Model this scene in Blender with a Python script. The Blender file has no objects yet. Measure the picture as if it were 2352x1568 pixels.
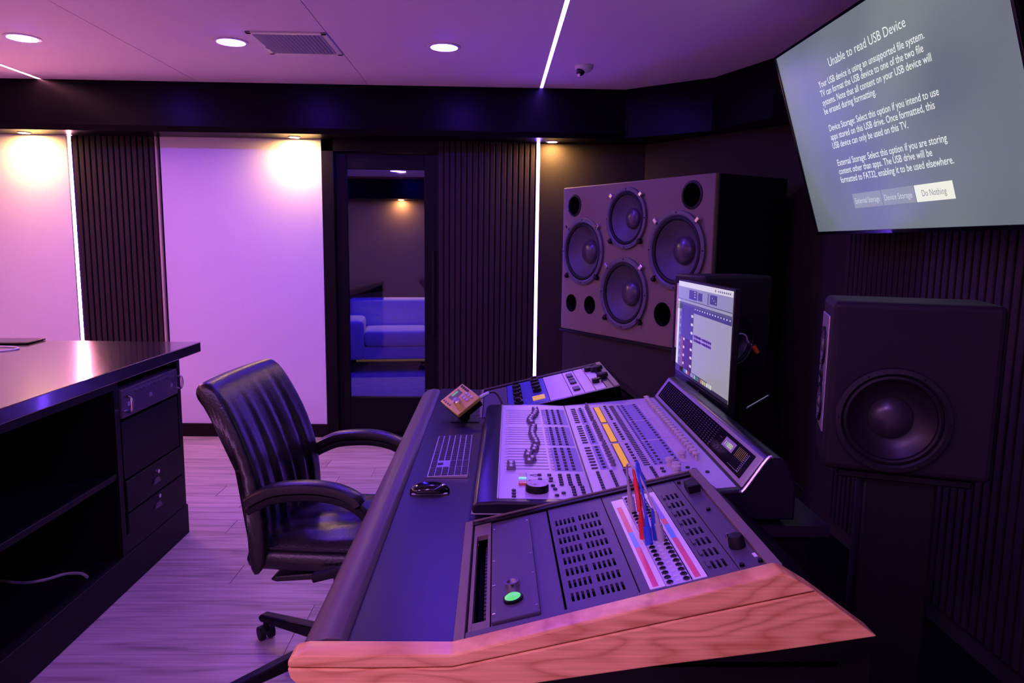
import bpy, bmesh, math, random
from mathutils import Vector, Matrix, Euler
random.seed(7)
S = bpy.context.scene
C = S.collection
R = math.radians

# ------------------------------------------------------------------ camera
F_PX = 1650.0
YAW, PITCH, ROLL = R(1.42), R(7.75), R(0.74)
fwd = Vector((math.sin(YAW)*math.cos(PITCH), math.cos(YAW)*math.cos(PITCH), -math.sin(PITCH)))
rgt = Vector((math.cos(YAW), -math.sin(YAW), 0))
upv = rgt.cross(fwd)
r2 = rgt*math.cos(ROLL) + upv*math.sin(ROLL)
u2 = upv*math.cos(ROLL) - rgt*math.sin(ROLL)
cd = bpy.data.cameras.new('camera')
cam = bpy.data.objects.new('camera', cd); C.objects.link(cam)
cd.sensor_width = 36.0; cd.lens = F_PX/2352*36.0; cd.clip_start = 0.02; cd.clip_end = 60
m = Matrix.Identity(4)
for i, v in enumerate((r2, u2, -fwd)):
    for j in range(3): m[j][i] = v[j]
m.translation = (0, 0, 1.47)
cam.matrix_world = m
S.camera = cam

# ------------------------------------------------------------------ world and exposure
w = bpy.data.worlds.new('world'); S.world = w; w.use_nodes = True
w.node_tree.nodes['Background'].inputs[0].default_value = (0.004, 0.003, 0.008, 1)
w.node_tree.nodes['Background'].inputs[1].default_value = 1.0
S.view_settings.view_transform = 'Standard'; S.view_settings.look = 'None'
S.view_settings.gamma = 1.0; S.view_settings.use_curve_mapping = False
S.view_settings.exposure = 0.0

# light colours and strengths (every source is a lamp of the room)
DOWN_E = (48, 13, 410)        # blue downlights, far row
DOWN3_E = (330, 135, 520)       # violet downlights behind the viewer
BOOTH_E = (10, 4, 420)         # blue downlights of the booth
WARM_E = (930, 500, 175)       # warm spotlights of the far soffit
MAG_E = (152, 48, 72)          # magenta light strips
VIO_E = (14, 5, 78)            # violet light strips

# ------------------------------------------------------------------ materials
MATS = {}
def mat(name, col=(.5, .5, .5), rough=.5, metal=0.0, spec=.5, coat=0.0, bump=0.0, bscale=200.0, var=0.0, vscale=30.0, stretch=None):
    if name in MATS: return MATS[name]
    m = bpy.data.materials.new(name); m.use_nodes = True; MATS[name] = m
    nt = m.node_tree; b = nt.nodes['Principled BSDF']
    b.inputs['Base Color'].default_value = (*col, 1); b.inputs['Roughness'].default_value = rough
    b.inputs['Metallic'].default_value = metal; b.inputs['Specular IOR Level'].default_value = spec
    b.inputs['Coat Weight'].default_value = coat; b.inputs['Coat Roughness'].default_value = .08
    tc = nt.nodes.new('ShaderNodeTexCoord'); mp = nt.nodes.new('ShaderNodeMapping')
    nt.links.new(tc.outputs['Object'], mp.inputs['Vector'])
    if stretch: mp.inputs['Scale'].default_value = stretch
    n = nt.nodes.new('ShaderNodeTexNoise'); n.inputs['Scale'].default_value = vscale; n.inputs['Detail'].default_value = 4
    nt.links.new(mp.outputs[0], n.inputs['Vector'])
    mx = nt.nodes.new('ShaderNodeMix'); mx.data_type = 'RGBA'
    v = max(var, .02)
    mx.inputs[6].default_value = (*[max(0, c*(1-v)) for c in col], 1); mx.inputs[7].default_value = (*[min(1, c*(1+v)) for c in col], 1)
    nt.links.new(n.outputs['Fac'], mx.inputs[0]); nt.links.new(mx.outputs[2], b.inputs['Base Color'])
    if bump:
        n2 = nt.nodes.new('ShaderNodeTexNoise'); n2.inputs['Scale'].default_value = bscale; n2.inputs['Detail'].default_value = 3
        nt.links.new(mp.outputs[0], n2.inputs['Vector'])
        bp = nt.nodes.new('ShaderNodeBump'); bp.inputs['Strength'].default_value = bump; bp.inputs['Distance'].default_value = .004
        nt.links.new(n2.outputs['Fac'], bp.inputs['Height']); nt.links.new(bp.outputs[0], b.inputs['Normal'])
    return m
def emat(name, col, strength):
    if name in MATS: return MATS[name]
    m = bpy.data.materials.new(name); m.use_nodes = True; MATS[name] = m
    b = m.node_tree.nodes['Principled BSDF']
    b.inputs['Base Color'].default_value = (.02, .02, .02, 1); b.inputs['Roughness'].default_value = .3
    b.inputs['Emission Color'].default_value = (*col, 1); b.inputs['Emission Strength'].default_value = strength
    return m
def wood(name, c1, c2, ring, fine, rough, rnd=.0, warp=5.0, line=.35, bump=.0):
    # ring: mapping scale of the growth-ring field, fine: of the pore streaks; the grain runs along x
    m = bpy.data.materials.new(name); m.use_nodes = True; MATS[name] = m
    nt = m.node_tree; L = nt.links.new; b = nt.nodes['Principled BSDF']; b.inputs['Roughness'].default_value = rough
    tc = nt.nodes.new('ShaderNodeTexCoord'); oi = nt.nodes.new('ShaderNodeObjectInfo')
    sc = nt.nodes.new('ShaderNodeVectorMath'); sc.operation = 'SCALE'; sc.inputs[0].default_value = (7, 3, 5); L(oi.outputs['Random'], sc.inputs['Scale'])
    ad = nt.nodes.new('ShaderNodeVectorMath'); ad.operation = 'ADD'; L(tc.outputs['Object'], ad.inputs[0]); L(sc.outputs[0], ad.inputs[1])
    def noise(scale, detail):
        mp = nt.nodes.new('ShaderNodeMapping'); mp.inputs['Scale'].default_value = scale; L(ad.outputs[0], mp.inputs['Vector'])
        n = nt.nodes.new('ShaderNodeTexNoise'); n.inputs['Scale'].default_value = 1; n.inputs['Detail'].default_value = detail; L(mp.outputs[0], n.inputs['Vector']); return n.outputs['Fac']
    def math_(op, a, b_):
        q = nt.nodes.new('ShaderNodeMath'); q.operation = op
        for i, v in enumerate((a, b_)):
            if isinstance(v, (int, float)): q.inputs[i].default_value = v
            else: L(v, q.inputs[i])
        return q.outputs[0]
    field = math_('MULTIPLY', noise(ring, 2), warp)
    saw = math_('FRACT', field, 0)
    tri = math_('ABSOLUTE', math_('SUBTRACT', saw, .5), 0)                  # 0 .. .5
    lines = math_('POWER', math_('MULTIPLY', tri, 2), 2.2)                  # sharp light/dark bands
    f = math_('ADD', math_('MULTIPLY', lines, line), math_('MULTIPLY', noise(fine, 5), 1-line))
    cr = nt.nodes.new('ShaderNodeValToRGB'); e = cr.color_ramp.elements
    e[0].position = .18; e[0].color = (*c2, 1); e[1].position = .78; e[1].color = (*c1, 1); L(f, cr.inputs[0])
    hs = nt.nodes.new('ShaderNodeHueSaturation'); mr = nt.nodes.new('ShaderNodeMapRange'); mr.inputs[3].default_value = 1-rnd; mr.inputs[4].default_value = 1+rnd
    L(oi.outputs['Random'], mr.inputs[0]); L(mr.outputs[0], hs.inputs['Value']); L(cr.outputs[0], hs.inputs['Color']); L(hs.outputs[0], b.inputs['Base Color'])
    return m

M_WHITE = mat('white_fabric', (.80, .77, .74), .9, bump=.25, bscale=420, var=.04, vscale=60)
M_CEIL = mat('ceiling_paint', (.80, .68, .76), .75, bump=.05, bscale=300)
M_DARKWALL = mat('dark_fabric', (.034, .027, .021), .85, bump=.2, bscale=350, var=.12, spec=0.1)
M_SOFFIT = mat('soffit_black', (.0030, .0025, .0035), .30, bump=.02, bscale=60, spec=.06)
M_SLAT = mat('slat_dark_wood', (.032, .022, .022), .55, var=.25, vscale=14, stretch=(6, 6, .6), bump=.08, bscale=90, spec=.14)
M_BLACK = mat('black_satin', (.004, .0035, .004), .45, spec=0.22)
M_BLACKGLOSS = mat('black_gloss', (.004, .004, .005), .12)
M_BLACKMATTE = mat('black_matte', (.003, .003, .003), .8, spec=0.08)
M_BASE = mat('baseboard_dark', (.008, .005, .005), .5, spec=0.15)
M_DOOR = mat('door_dark', (.006, .0045, .005), .45, spec=0.12)
M_TRIMPALE = mat('pale_trim', (.55, .42, .36), .4)
M_METALW = mat('painted_white_metal', (.72, .68, .68), .4)
M_LEATHER = mat('black_leather', (.004, .004, .0045), .33, bump=.25, bscale=160, spec=.6)
M_ARMREST = mat('armrest_leather', (.085, .064, .075), .46, bump=.12, bscale=260)
M_DESK = mat('desk_laminate', (.012, .010, .016), .36, bump=.02)
M_TOP = mat('worktop_black', (.016, .012, .012), .22, spec=1.0, coat=.7, bump=.01, bscale=260)
M_CAB = mat('cabinet_black', (.0045, .0035, .0045), .5, spec=0.16)
M_RACK = mat('rack_panel', (.065, .052, .080), .42, bump=.02)
M_RACKFRAME = mat('rack_frame_bronze', (.16, .12, .10), .5, bump=.05, bscale=500)
M_PLATE = mat('console_silver', (.56, .49, .68), .42, metal=.25)
M_PRINT = mat('console_print_blue', (.28, .24, .55), .5)
M_BODY = mat('console_body', (.008, .007, .014), .30, spec=.3)
M_BTN = mat('button_dark', (.035, .030, .048), .5)
M_BTNLIGHT = mat('button_pale', (.62, .60, .64), .45)
M_KNOB = mat('knob_beige', (.55, .50, .46), .4)
M_CHROME = mat('chrome', (.75, .73, .75), .18, metal=1)
M_ALU = mat('aluminium', (.80, .77, .80), .32, metal=.9)
M_KEY = mat('key_dark', (.010, .010, .014), .5)
M_GOLD = mat('gold_anodised', (.74, .66, .12), .38, metal=.55)
M_CONE = mat('speaker_cone', (.075, .065, .07), .55, bump=.05)
M_DOME = mat('speaker_dome', (.06, .05, .055), .27)
M_RUBBER = mat('rubber', (.008, .007, .008), .55, spec=0.25)
M_CABINET = mat('speaker_cabinet', (.18, .145, .085), .55, bump=.12, bscale=500, spec=0.25)
M_NEAR = mat('nearfield_cabinet', (.016, .013, .016), .55, bump=.08, bscale=400, spec=0.16)
M_LILAC = mat('lilac_panel', (.60, .52, .62), .4)
M_PINKP = mat('cream_panel', (.66, .55, .48), .4)
M_BLUEP = mat('blue_panel', (.05, .07, .42), .35)
M_PAPER = mat('white_tape', (.82, .80, .80), .3, coat=.3, var=.06, vscale=80)
M_REDT = mat('red_tape', (.75, .08, .12), .3, coat=.3, var=.12, vscale=90)
M_BLUET = mat('blue_tape', (.10, .36, .75), .3, coat=.3, var=.1, vscale=90)
M_CRED = mat('red_cable', (.72, .03, .04), .35)
M_CBLUE = mat('blue_cable', (.03, .08, .60), .35)
M_CGREY = mat('grey_cable', (.42, .39, .40), .4)
M_CWHITE = mat('white_cable', (.78, .76, .78), .4)
M_CBLACK = mat('black_cable', (.02, .02, .03), .35)
M_ORANGE = mat('orange_plastic', (.8, .13, .03), .4)
M_SOFA = mat('sofa_white', (.70, .68, .70), .6, bump=.1, bscale=120)
M_BOOTHWALL = mat('booth_wall', (.10, .065, .055), .85, bump=.1, spec=0.1)
M_RUG = mat('booth_floor', (.40, .36, .38), .8, var=.3, vscale=9)
M_FLOOR = wood('floor_oak', (.24, .17, .15), (.60, .49, .45), (.9, 7, 7), (3.0, 55, 55), .42, rnd=.10, warp=5, line=.22)
M_CHERRY = wood('desk_cherry', (.54, .22, .055), (.97, .57, .20), (2.0, 1.0, 9), (5, 40, 170), .33, rnd=.03, warp=13, line=.33)
def lamp(name, e):
    k = max(max(e), 1e-6); return emat(name, tuple(c/k for c in e), k)
M_DOWN = lamp('downlight_lens', DOWN_E); M_DOWN3 = lamp('downlight_lens_rear', DOWN3_E); M_BOOTH = lamp('downlight_lens_booth', BOOTH_E)
M_WARM = lamp('warm_lens', WARM_E)
M_MAG = lamp('magenta_led', MAG_E); M_VIO = lamp('violet_led', VIO_E)

# glass pane: mostly clear with a mirror sheen
mg = bpy.data.materials.new('pane_glass'); mg.use_nodes = True; MATS['pane_glass'] = mg
nt = mg.node_tree; nt.nodes.clear()
o_ = nt.nodes.new('ShaderNodeOutputMaterial'); tr = nt.nodes.new('ShaderNodeBsdfTransparent'); gl = nt.nodes.new('ShaderNodeBsdfGlossy')
tr.inputs[0].default_value = (.80, .80, .84, 1); gl.inputs['Roughness'].default_value = .02
fz = nt.nodes.new('ShaderNodeFresnel'); fz.inputs[0].default_value = 1.45; ms = nt.nodes.new('ShaderNodeMixShader')
nt.links.new(fz.outputs[0], ms.inputs[0]); nt.links.new(tr.outputs[0], ms.inputs[1]); nt.links.new(gl.outputs[0], ms.inputs[2]); nt.links.new(ms.outputs[0], o_.inputs[0])
M_GLASS = mg

# ------------------------------------------------------------------ mesh helpers
class MB:
    def __init__(s): s.v = []; s.f = []; s.hard = False; s.rnd = False
    def add(s, v, f, mx=None):
        k = len(s.v)
        s.v += [tuple(mx @ Vector(p)) if mx else tuple(p) for p in v]
        s.f += [tuple(i+k for i in q) for q in f]
        return s
    def bm(s, b, mx=None):
        b.verts.index_update()
        s.add([tuple(v.co) for v in b.verts], [[v.index for v in f.verts] for f in b.faces], mx); b.free(); return s
    def box(s, x0, x1, y0, y1, z0, z1, bev=0, seg=2, mx=None):
        if not bev:
            v = [(x, y, z) for z in (z0, z1) for y in (y0, y1) for x in (x0, x1)]
            return s.add(v, [(0, 2, 3, 1), (4, 5, 7, 6), (0, 1, 5, 4), (2, 6, 7, 3), (0, 4, 6, 2), (1, 3, 7, 5)], mx)
        s.hard = s.hard or seg < 3
        b = bmesh.new(); bmesh.ops.create_cube(b, size=1)
        for v in b.verts: v.co = ((x0+x1)/2+v.co.x*(x1-x0), (y0+y1)/2+v.co.y*(y1-y0), (z0+z1)/2+v.co.z*(z1-z0))
        bmesh.ops.bevel(b, geom=b.edges[:], offset=bev, segments=seg, profile=.5, affect='EDGES')
        return s.bm(b, mx)
    def prism(s, pts, a0, a1, axis='y', bev=0, seg=2, mx=None):
        s.hard = s.hard or bool(bev)
        def P(p, a): return (p[0], a, p[1]) if axis == 'y' else ((p[0], p[1], a) if axis == 'z' else (a, p[0], p[1]))
        b = bmesh.new()
        A = [b.verts.new(P(p, a0)) for p in pts]; Bv = [b.verts.new(P(p, a1)) for p in pts]
        n = len(pts); b.faces.new(A); b.faces.new(Bv[::-1])
        for i in range(n): b.faces.new((A[i], Bv[i], Bv[(i+1) % n], A[(i+1) % n]))
        bmesh.ops.recalc_face_normals(b, faces=b.faces[:])
        if bev: bmesh.ops.bevel(b, geom=b.edges[:], offset=bev, segments=seg, profile=.5, affect='EDGES')
        return s.bm(b, mx)
    def lathe(s, prof, n=32, mx=None, caps=True):
        s.rnd = True
        v = []; f = []
        for r, z in prof:
            for i in range(n):
                a = 2*math.pi*i/n; v.append((r*math.cos(a), r*math.sin(a), z))
        for j in range(len(prof)-1):
            for i in range(n):
                k = (i+1) % n; f.append((j*n+i, j*n+k, (j+1)*n+k, (j+1)*n+i))
        if caps and prof[0][0] > 1e-6: f.append(tuple(range(n))[::-1])
        if caps and prof[-1][0] > 1e-6: f.append(tuple((len(prof)-1)*n+i for i in range(n)))
        return s.add(v, f, mx)
    def ring(s, prof, n=32, mx=None):     # closed profile, no caps
        s.rnd = True
        v = []; f = []; L = len(prof)
        for r, z in prof:
            for i in range(n):
                a = 2*math.pi*i/n; v.append((r*math.cos(a), r*math.sin(a), z))
        for j in range(L):
            for i in range(n):
                k = (i+1) % n; j2 = (j+1) % L; f.append((j*n+i, j*n+k, j2*n+k, j2*n+i))
        return s.add(v, f, mx)
    def cyl(s, p0, p1, r0, r1=None, n=16):
        p0 = Vector(p0); p1 = Vector(p1); d = p1-p0
        q = d.to_track_quat('Z', 'Y').to_matrix().to_4x4(); q.translation = p0
        return s.lathe([(r0, 0), (r0 if r1 is None else r1, d.length)], n, q)
    def tube(s, pts, r, n=8, sub=6):
        s.rnd = True
        pts = [Vector(p) for p in pts]; P = []
        for i in range(len(pts)-1):
            a = pts[max(0, i-1)]; b = pts[i]; c = pts[i+1]; d = pts[min(len(pts)-1, i+2)]
            for k in range(sub):
                t = k/sub
                P.append(.5*((2*b)+(c-a)*t+(2*a-5*b+4*c-d)*t*t+(3*b-a-3*c+d)*t**3))
        P.append(pts[-1])
        v = []; f = []; nrm = None
        for i, p in enumerate(P):
            t = (P[min(i+1, len(P)-1)]-P[max(i-1, 0)]).normalized()
            if nrm is None: nrm = t.orthogonal().normalized()
            nrm = (nrm-t*nrm.dot(t)).normalized(); bi = t.cross(nrm)
            for k in range(n):
                a = 2*math.pi*k/n; v.append(p+nrm*r*math.cos(a)+bi*r*math.sin(a))
        for i in range(len(P)-1):
            for k in range(n):
                f.append((i*n+k, i*n+(k+1) % n, (i+1)*n+(k+1) % n, (i+1)*n+k))
        f.append(tuple(range(n))[::-1]); f.append(tuple((len(P)-1)*n+k for k in range(n)))
        return s.add(v, f)
    def sweep(s, path, hw, ht, y0, n=12, yfun=None):   # path in xz, cross-section rounded in y / normal
        P = [Vector((p[0], 0, p[1])) for p in path]; v = []; f = []
        for i, p in enumerate(P):
            t = (P[min(i+1, len(P)-1)]-P[max(i-1, 0)]).normalized(); nr = Vector((-t.z, 0, t.x))
            for k in range(n):
                a = 2*math.pi*k/n; cx, sx = math.cos(a), math.sin(a)
                ex = 2/3.2
                cy = math.copysign(abs(cx)**ex, cx)*hw; sy = math.copysign(abs(sx)**ex, sx)*ht
                q = p+nr*sy; v.append((q.x, y0+cy, q.z))
        for i in range(len(P)-1):
            for k in range(n):
                f.append((i*n+k, i*n+(k+1) % n, (i+1)*n+(k+1) % n, (i+1)*n+k))
        f.append(tuple(range(n))[::-1]); f.append(tuple((len(P)-1)*n+k for k in range(n)))
        return s.add(v, f)
    def mesh(s, name, material, smooth=29):
        me = bpy.data.meshes.new(name); me.from_pydata(s.v, [], s.f); me.update()
        if smooth == 29 and s.hard and not s.rnd: smooth = 20
        b = bmesh.new(); b.from_mesh(me); bmesh.ops.recalc_face_normals(b, faces=b.faces[:]); b.to_mesh(me); b.free()
        if material: me.materials.append(material)
        if smooth:
            me.polygons.foreach_set('use_smooth', [True]*len(me.polygons)); me.set_sharp_from_angle(angle=R(smooth))
        return me
    def build(s, name, material, parent=None, loc=None, rot=None, smooth=29):
        return put(name, s.mesh(name, material, smooth), parent, loc, rot)
def put(name, me, parent=None, loc=None, rot=None):
    o = bpy.data.objects.new(name, me); C.objects.link(o)
    if parent is not None: o.parent = parent
    if loc is not None: o.location = loc
    if rot is not None: o.rotation_euler = rot
    return o
def tag(o, label=None, cat=None, group=None, kind=None):
    if label: o['label'] = label
    if cat: o['category'] = cat
    if group: o['group'] = group
    if kind: o['kind'] = kind
    return o
def thing(name, label, cat, loc=(0, 0, 0), rot=(0, 0, 0), group=None):
    o = bpy.data.objects.new(name, None); o.empty_display_size = .05; C.objects.link(o)
    o.location = loc; o.rotation_euler = rot
    return tag(o, label, cat, group)
def struct(o, label=None): return tag(o, label, kind='structure')
def lab(o, label): o['label'] = label; return o
def cut(o, cutter):
    cm = cutter.mesh('cutter', None, 0); co = bpy.data.objects.new('cutter', cm); C.objects.link(co)
    par, mw = o.parent, o.matrix_basis.copy(); o.parent = None; o.matrix_basis = Matrix.Identity(4)
    md = o.modifiers.new('cut', 'BOOLEAN'); md.operation = 'DIFFERENCE'; md.object = co; md.solver = 'EXACT'
    dg = bpy.context.evaluated_depsgraph_get(); dg.update()
    me = bpy.data.meshes.new_from_object(o.evaluated_get(dg)); old = o.data
    o.modifiers.clear(); o.data = me; me.name = old.name
    bpy.data.objects.remove(co); o.parent = par; o.matrix_basis = mw
    me.polygons.foreach_set('use_smooth', [True]*len(me.polygons)); me.set_sharp_from_angle(angle=R(14))
    return o
def text_mesh(body, material, width=None, height=None, bold=0.0, align='LEFT'):
    cu = bpy.data.curves.new('print', 'FONT'); cu.body = body; cu.size = 1; cu.align_x = align; cu.resolution_u = 3; cu.offset = bold
    o = bpy.data.objects.new('print', cu); C.objects.link(o)
    dg = bpy.context.evaluated_depsgraph_get(); dg.update()
    me = bpy.data.meshes.new_from_object(o.evaluated_get(dg)); bpy.data.objects.remove(o)
    xs = [v.co.x for v in me.vertices]
    if align == 'LEFT': x0 = min(xs)
    else: x0 = 0
    sx = (width/(max(xs)-min(xs))) if width else height
    for v in me.vertices: v.co = ((v.co.x-x0)*sx, v.co.y*(height if height else sx), 0)
    me.materials.clear(); me.materials.append(material); return me
def Mx(loc=(0, 0, 0), rot=(0, 0, 0)): return Matrix.Translation(loc) @ Euler(rot).to_matrix().to_4x4()

# ================================================================== THE ROOM
ZC, ZS, YW, YB, YS = 2.517, 2.194, 5.334, 5.360, 5.051
XL, XR, YR = -4.6, 1.75, -1.8
fl = struct(MB().box(XL-.2, XR+.3, YR-.2, 5.6, -.12, -.004).build('floor', M_FLOOR), 'grey brown wood plank floor of the control room')
pk = MB().box(0, 1.216, 0, .178, -.004, 0).mesh('plank', M_FLOOR, 0)
for r in range(27):
    y = .62+r*.18; x = -4.5+random.random()*1.1-1.2
    while x < XR:
        a, b_ = max(x, XL), min(x+1.22, XR)
        if b_-a > .05:
            if a == x and b_ == x+1.22 and y+.178 < YB: put('plank', pk, fl, (a, y, 0))
            else: MB().box(0, b_-a-.004, 0, min(.178, YB-y), -.004, 0).build('plank', M_FLOOR, fl, (a, y, 0), smooth=0)
        x += 1.22
# ceiling slab and its panels
ce = struct(MB().box(XL-.2, XR+.3, YR-.2, 5.6, ZC+.012, ZC+.12).build('ceiling', M_CEIL), 'pale painted ceiling made of wide panels')
for a, b_ in ((XL, -3.056), (-3.034, -2.004), (-1.999, -.868), (-.863, .290), (.314, XR+.2)):
    MB().box(a, b_, YR, 5.5, ZC, ZC+.0125).build('ceiling_panel', M_CEIL, ce, smooth=0)
# far wall in pieces round the door opening
wf = struct(MB().box(XL, -1.235, YB, YB+.12, 0, ZC).box(-.425, 1.16, YB, YB+.12, 0, ZC).box(-1.235, -.425, YB, YB+.12, 2.125, ZC).build('wall_far', M_DARKWALL, smooth=0), 'far wall of white fabric panels and dark slats')
for a, b_ in ((XL, -3.062), (-2.405, -1.258)):
    lab(MB().box(a, b_, YW, YB+.001, .098, ZS+.05, .004).build('fabric_panel', M_WHITE, wf), 'white fabric wall panel')
lab(MB().box(.318, 1.10, YW, YB+.001, .098, ZS+.05, .004).build('fabric_panel', M_DARKWALL, wf), 'dark brown fabric wall panel')
sl = MB().box(0, .0310, 0, .024, 0, ZS-.06, .003, 1).mesh('slat', M_SLAT)
for i in range(14): put('slat', sl, wf, (-3.018+i*.0415, YW-.002, .095))
for i in range(17): put('slat', sl, wf, (-.414+i*.0415, YW-.002, .095))
lab(MB().box(-2.436, -2.424, YW-.012, YB, .095, ZS+.02, .002, 1).build('edge_trim', M_TRIMPALE, wf), 'thin pale metal edge strip')
bb = struct(MB().box(XL, -1.245, YW-.012, YB, 0, .097, .004).box(-.405, 1.09, YW-.012, YB, 0, .097, .004).build('baseboard_far', M_BASE), 'dark baseboard under the far wall')
# angled wall in the corner and the front wall on the right
an = struct(MB().prism([(1.067, YB), (XR, 4.35), (XR+.2, 4.35), (1.3, 5.6), (1.067, 5.6)], 0, ZC, 'z').build('wall_corner', M_DARKWALL, smooth=0), 'dark angled corner wall behind the big loudspeaker')
wr = struct(MB().box(XR, XR+.12, YR, 4.36, 0, ZC).build('wall_right', M_DARKWALL, smooth=0), 'dark front wall behind the television')
for i in range(60):
    put('slat', sl, wr, (XR, .95+i*.043, .095), (0, 0, R(90)))
# soffit
s1 = MB().prism([(YS, ZC), (YS, ZS+.034), (YS+.032, ZS), (YB+.02, ZS), (YB+.02, ZC)], XL, .90, 'x').build('trim_1', M_SOFFIT, smooth=0)
struct(s1, 'black boxed soffit running along the far wall')
s2 = MB().prism([(.88, YS), (.90, 5.03), (1.36, 4.654), (1.553, 4.141), (1.62, 3.60), (1.62, YR), (XR+.05, YR), (XR+.05, 4.35), (1.2, YB+.02), (.88, YB+.02)], ZS, ZC, 'z').build('trim_2', M_SOFFIT, smooth=0)
struct(s2, 'black boxed soffit bending round the corner above the loudspeaker')
# left and rear of the room (out of the frame): pale walls, soffits with the same warm lamps
wl = struct(MB().box(XL-.12, XL, YR-.12, 5.5, 0, ZC).build('wall_left', M_WHITE, smooth=0), 'white fabric wall on the left')
wb = struct(MB().box(XL-.12, XR+.12, YR-.12, YR, 0, ZC).build('wall_rear', M_WHITE, smooth=0), 'white fabric wall behind the viewer')
struct(MB().box(XL, XL+.28, YR, YS, ZS, ZC, .02, 1).build('trim_3', M_SOFFIT), 'black boxed soffit along the left wall')
struct(MB().box(XL+.28, 1.62, YR, YR+.28, ZS, ZC, .02, 1).build('trim_4', M_SOFFIT), 'black boxed soffit along the rear wall')

mt_ = thing('floor_shade_sheet', 'black sheet added as shade on the floor behind the desk at the lower right', 'shade sheet', (.66, -.4, 0))  # black sheet added over the planks so the shaded floor here stays dark
MB().box(0, XR-.66-.001, 0, 4.15, .0005, .006, .002, 1).build('shade sheet', M_BLACKMATTE, mt_)
# ---- lamps
def downlight(x, y, label, z=ZC, r=.073, m=None):
    t = thing('downlight', label, 'ceiling light', (x, y, z), group='blue recessed downlights')
    MB().ring([(r, 0), (r+.016, 0), (r+.015, -.005), (r, -.006)], 32).build('trim_ring', M_METALW, t)
    MB().lathe([(r, -.002), (r*.9, -.007), (r*.6, -.010), (.0001, -.011)], 32).build('lens', m or M_DOWN, t)
    return t
downlight(-2.511, 4.042, 'blue recessed downlight at the left, near the light strip')
downlight(-1.418, 4.042, 'blue recessed downlight beside the air vent')
downlight(-.286, 4.062, 'blue recessed downlight between the air vent and the right light strip')
for x in (-2.511, -1.418, -.286):
    downlight(x, -.2, {-2.511: 'leftmost', -1.418: 'middle', -.286: 'rightmost'}[x]+' violet recessed downlight behind the viewer', m=M_DOWN3)
def puck(x, y, label, z=ZS, m=None):
    t = thing('soffit_spotlight', label, 'spotlight', (x, y, z), group='warm soffit spotlights')
    MB().ring([(.034, .002), (.046, .002), (.045, -.004), (.034, -.005)], 24).build('trim_ring', M_METALW, t)
    MB().lathe([(.034, -.002), (.025, -.005), (.0001, -.006)], 24).build('lens', m or M_WARM, t)
puck(-3.29, 5.235, 'warm spotlight at the far left washing the left white wall panel')
puck(-1.42, 5.235, 'warm spotlight washing the white wall panel beside the door')
puck(.398, 5.252, 'warm spotlight in the corner beside the violet wall strip')
def strip(name, label, mb, chan, m):
    t = thing(name, label, 'light strip'); mb.build('diffuser', m, t); chan.build('channel', M_METALW, t); return t
def ceil_strip(x, m, label):
    strip('led_strip', label, MB().prism([(x-.010, ZC+.010), (x-.010, ZC+.002), (x-.006, ZC+.0005), (x+.006, ZC+.0005), (x+.010, ZC+.002), (x+.010, ZC+.010)], YR+.3, YS-.002, 'y'),
          MB().box(x-.0115, x-.0102, YR+.3, YS-.002, ZC-.0015, ZC+.011).box(x+.0102, x+.0115, YR+.3, YS-.002, ZC-.0015, ZC+.011), m)
def wall_strip(x, m, label, y=YW, sgn=-1):
    strip('led_strip', label, MB().prism([(x-.011, y+.02), (x-.011, y+.006), (x-.006, y+.0035), (x+.006, y+.0035), (x+.011, y+.006), (x+.011, y+.02)], .10, ZS-.002, 'z'),
          MB().box(x-.0130, x-.0112, y-.003, YB, .10, ZS-.002).box(x+.0112, x+.0130, y-.003, YB, .10, ZS-.002), m)
ceil_strip(.302, M_VIO, 'violet light strip across the ceiling, above the dome camera side')
ceil_strip(-3.045, M_MAG, 'magenta light strip across the ceiling at the left')
wall_strip(.305, M_VIO, 'violet vertical light strip on the wall beside the door slats')
wall_strip(-3.040, M_MAG, 'magenta vertical light strip on the wall at the left')

# ---- air vent
v = thing('air_vent', 'white rectangular air vent grille in the ceiling', 'vent', (-1.073, 4.05, ZC))
MB().box(-.205, .205, -.215, -.185, -.008, .001, .003, 1).box(-.205, .205, .185, .215, -.008, .001, .003, 1).box(-.205, -.175, -.215, .215, -.008, .001, .003, 1).box(.175, .205, -.215, .215, -.008, .001, .003, 1).build('frame', M_METALW, v)
MB().box(-.176, .176, -.186, .186, -.0009, -.0002).build('duct', M_BLACKMATTE, v)
lm = MB().box(-.0065, .0065, -.186, .186, -.0008, .0008, mx=Mx((0, 0, -.005), (0, R(-42), 0))).mesh('louver', M_METALW, 0)
for i in range(17): put('louver', lm, v, (-.164+i*.0205, 0, 0))
MB().box(-.183, -.178, .05, .09, -.012, -.007, .001, 1).build('lever', M_METALW, v)
# ---- dome camera
v = thing('dome_camera', 'small white dome security camera on the ceiling', 'camera', (.515, 4.42, ZC))
MB().lathe([(.055, 0), (.055, -.010), (.048, -.024), (.030, -.036), (.0001, -.040)], 32).build('housing', M_METALW, v)
MB().lathe([(.026*math.cos(a), -.026*math.sin(a)) for a in [R(d) for d in range(-60, 91, 15)]], 24, Mx((-.022, -.014, -.034))).build('eyeball', M_BLACKGLOSS, v)
MB().cyl((-.030, -.026, -.052), (-.036, -.036, -.062), .010, .009).build('lens', M_CHROME, v)

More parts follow.
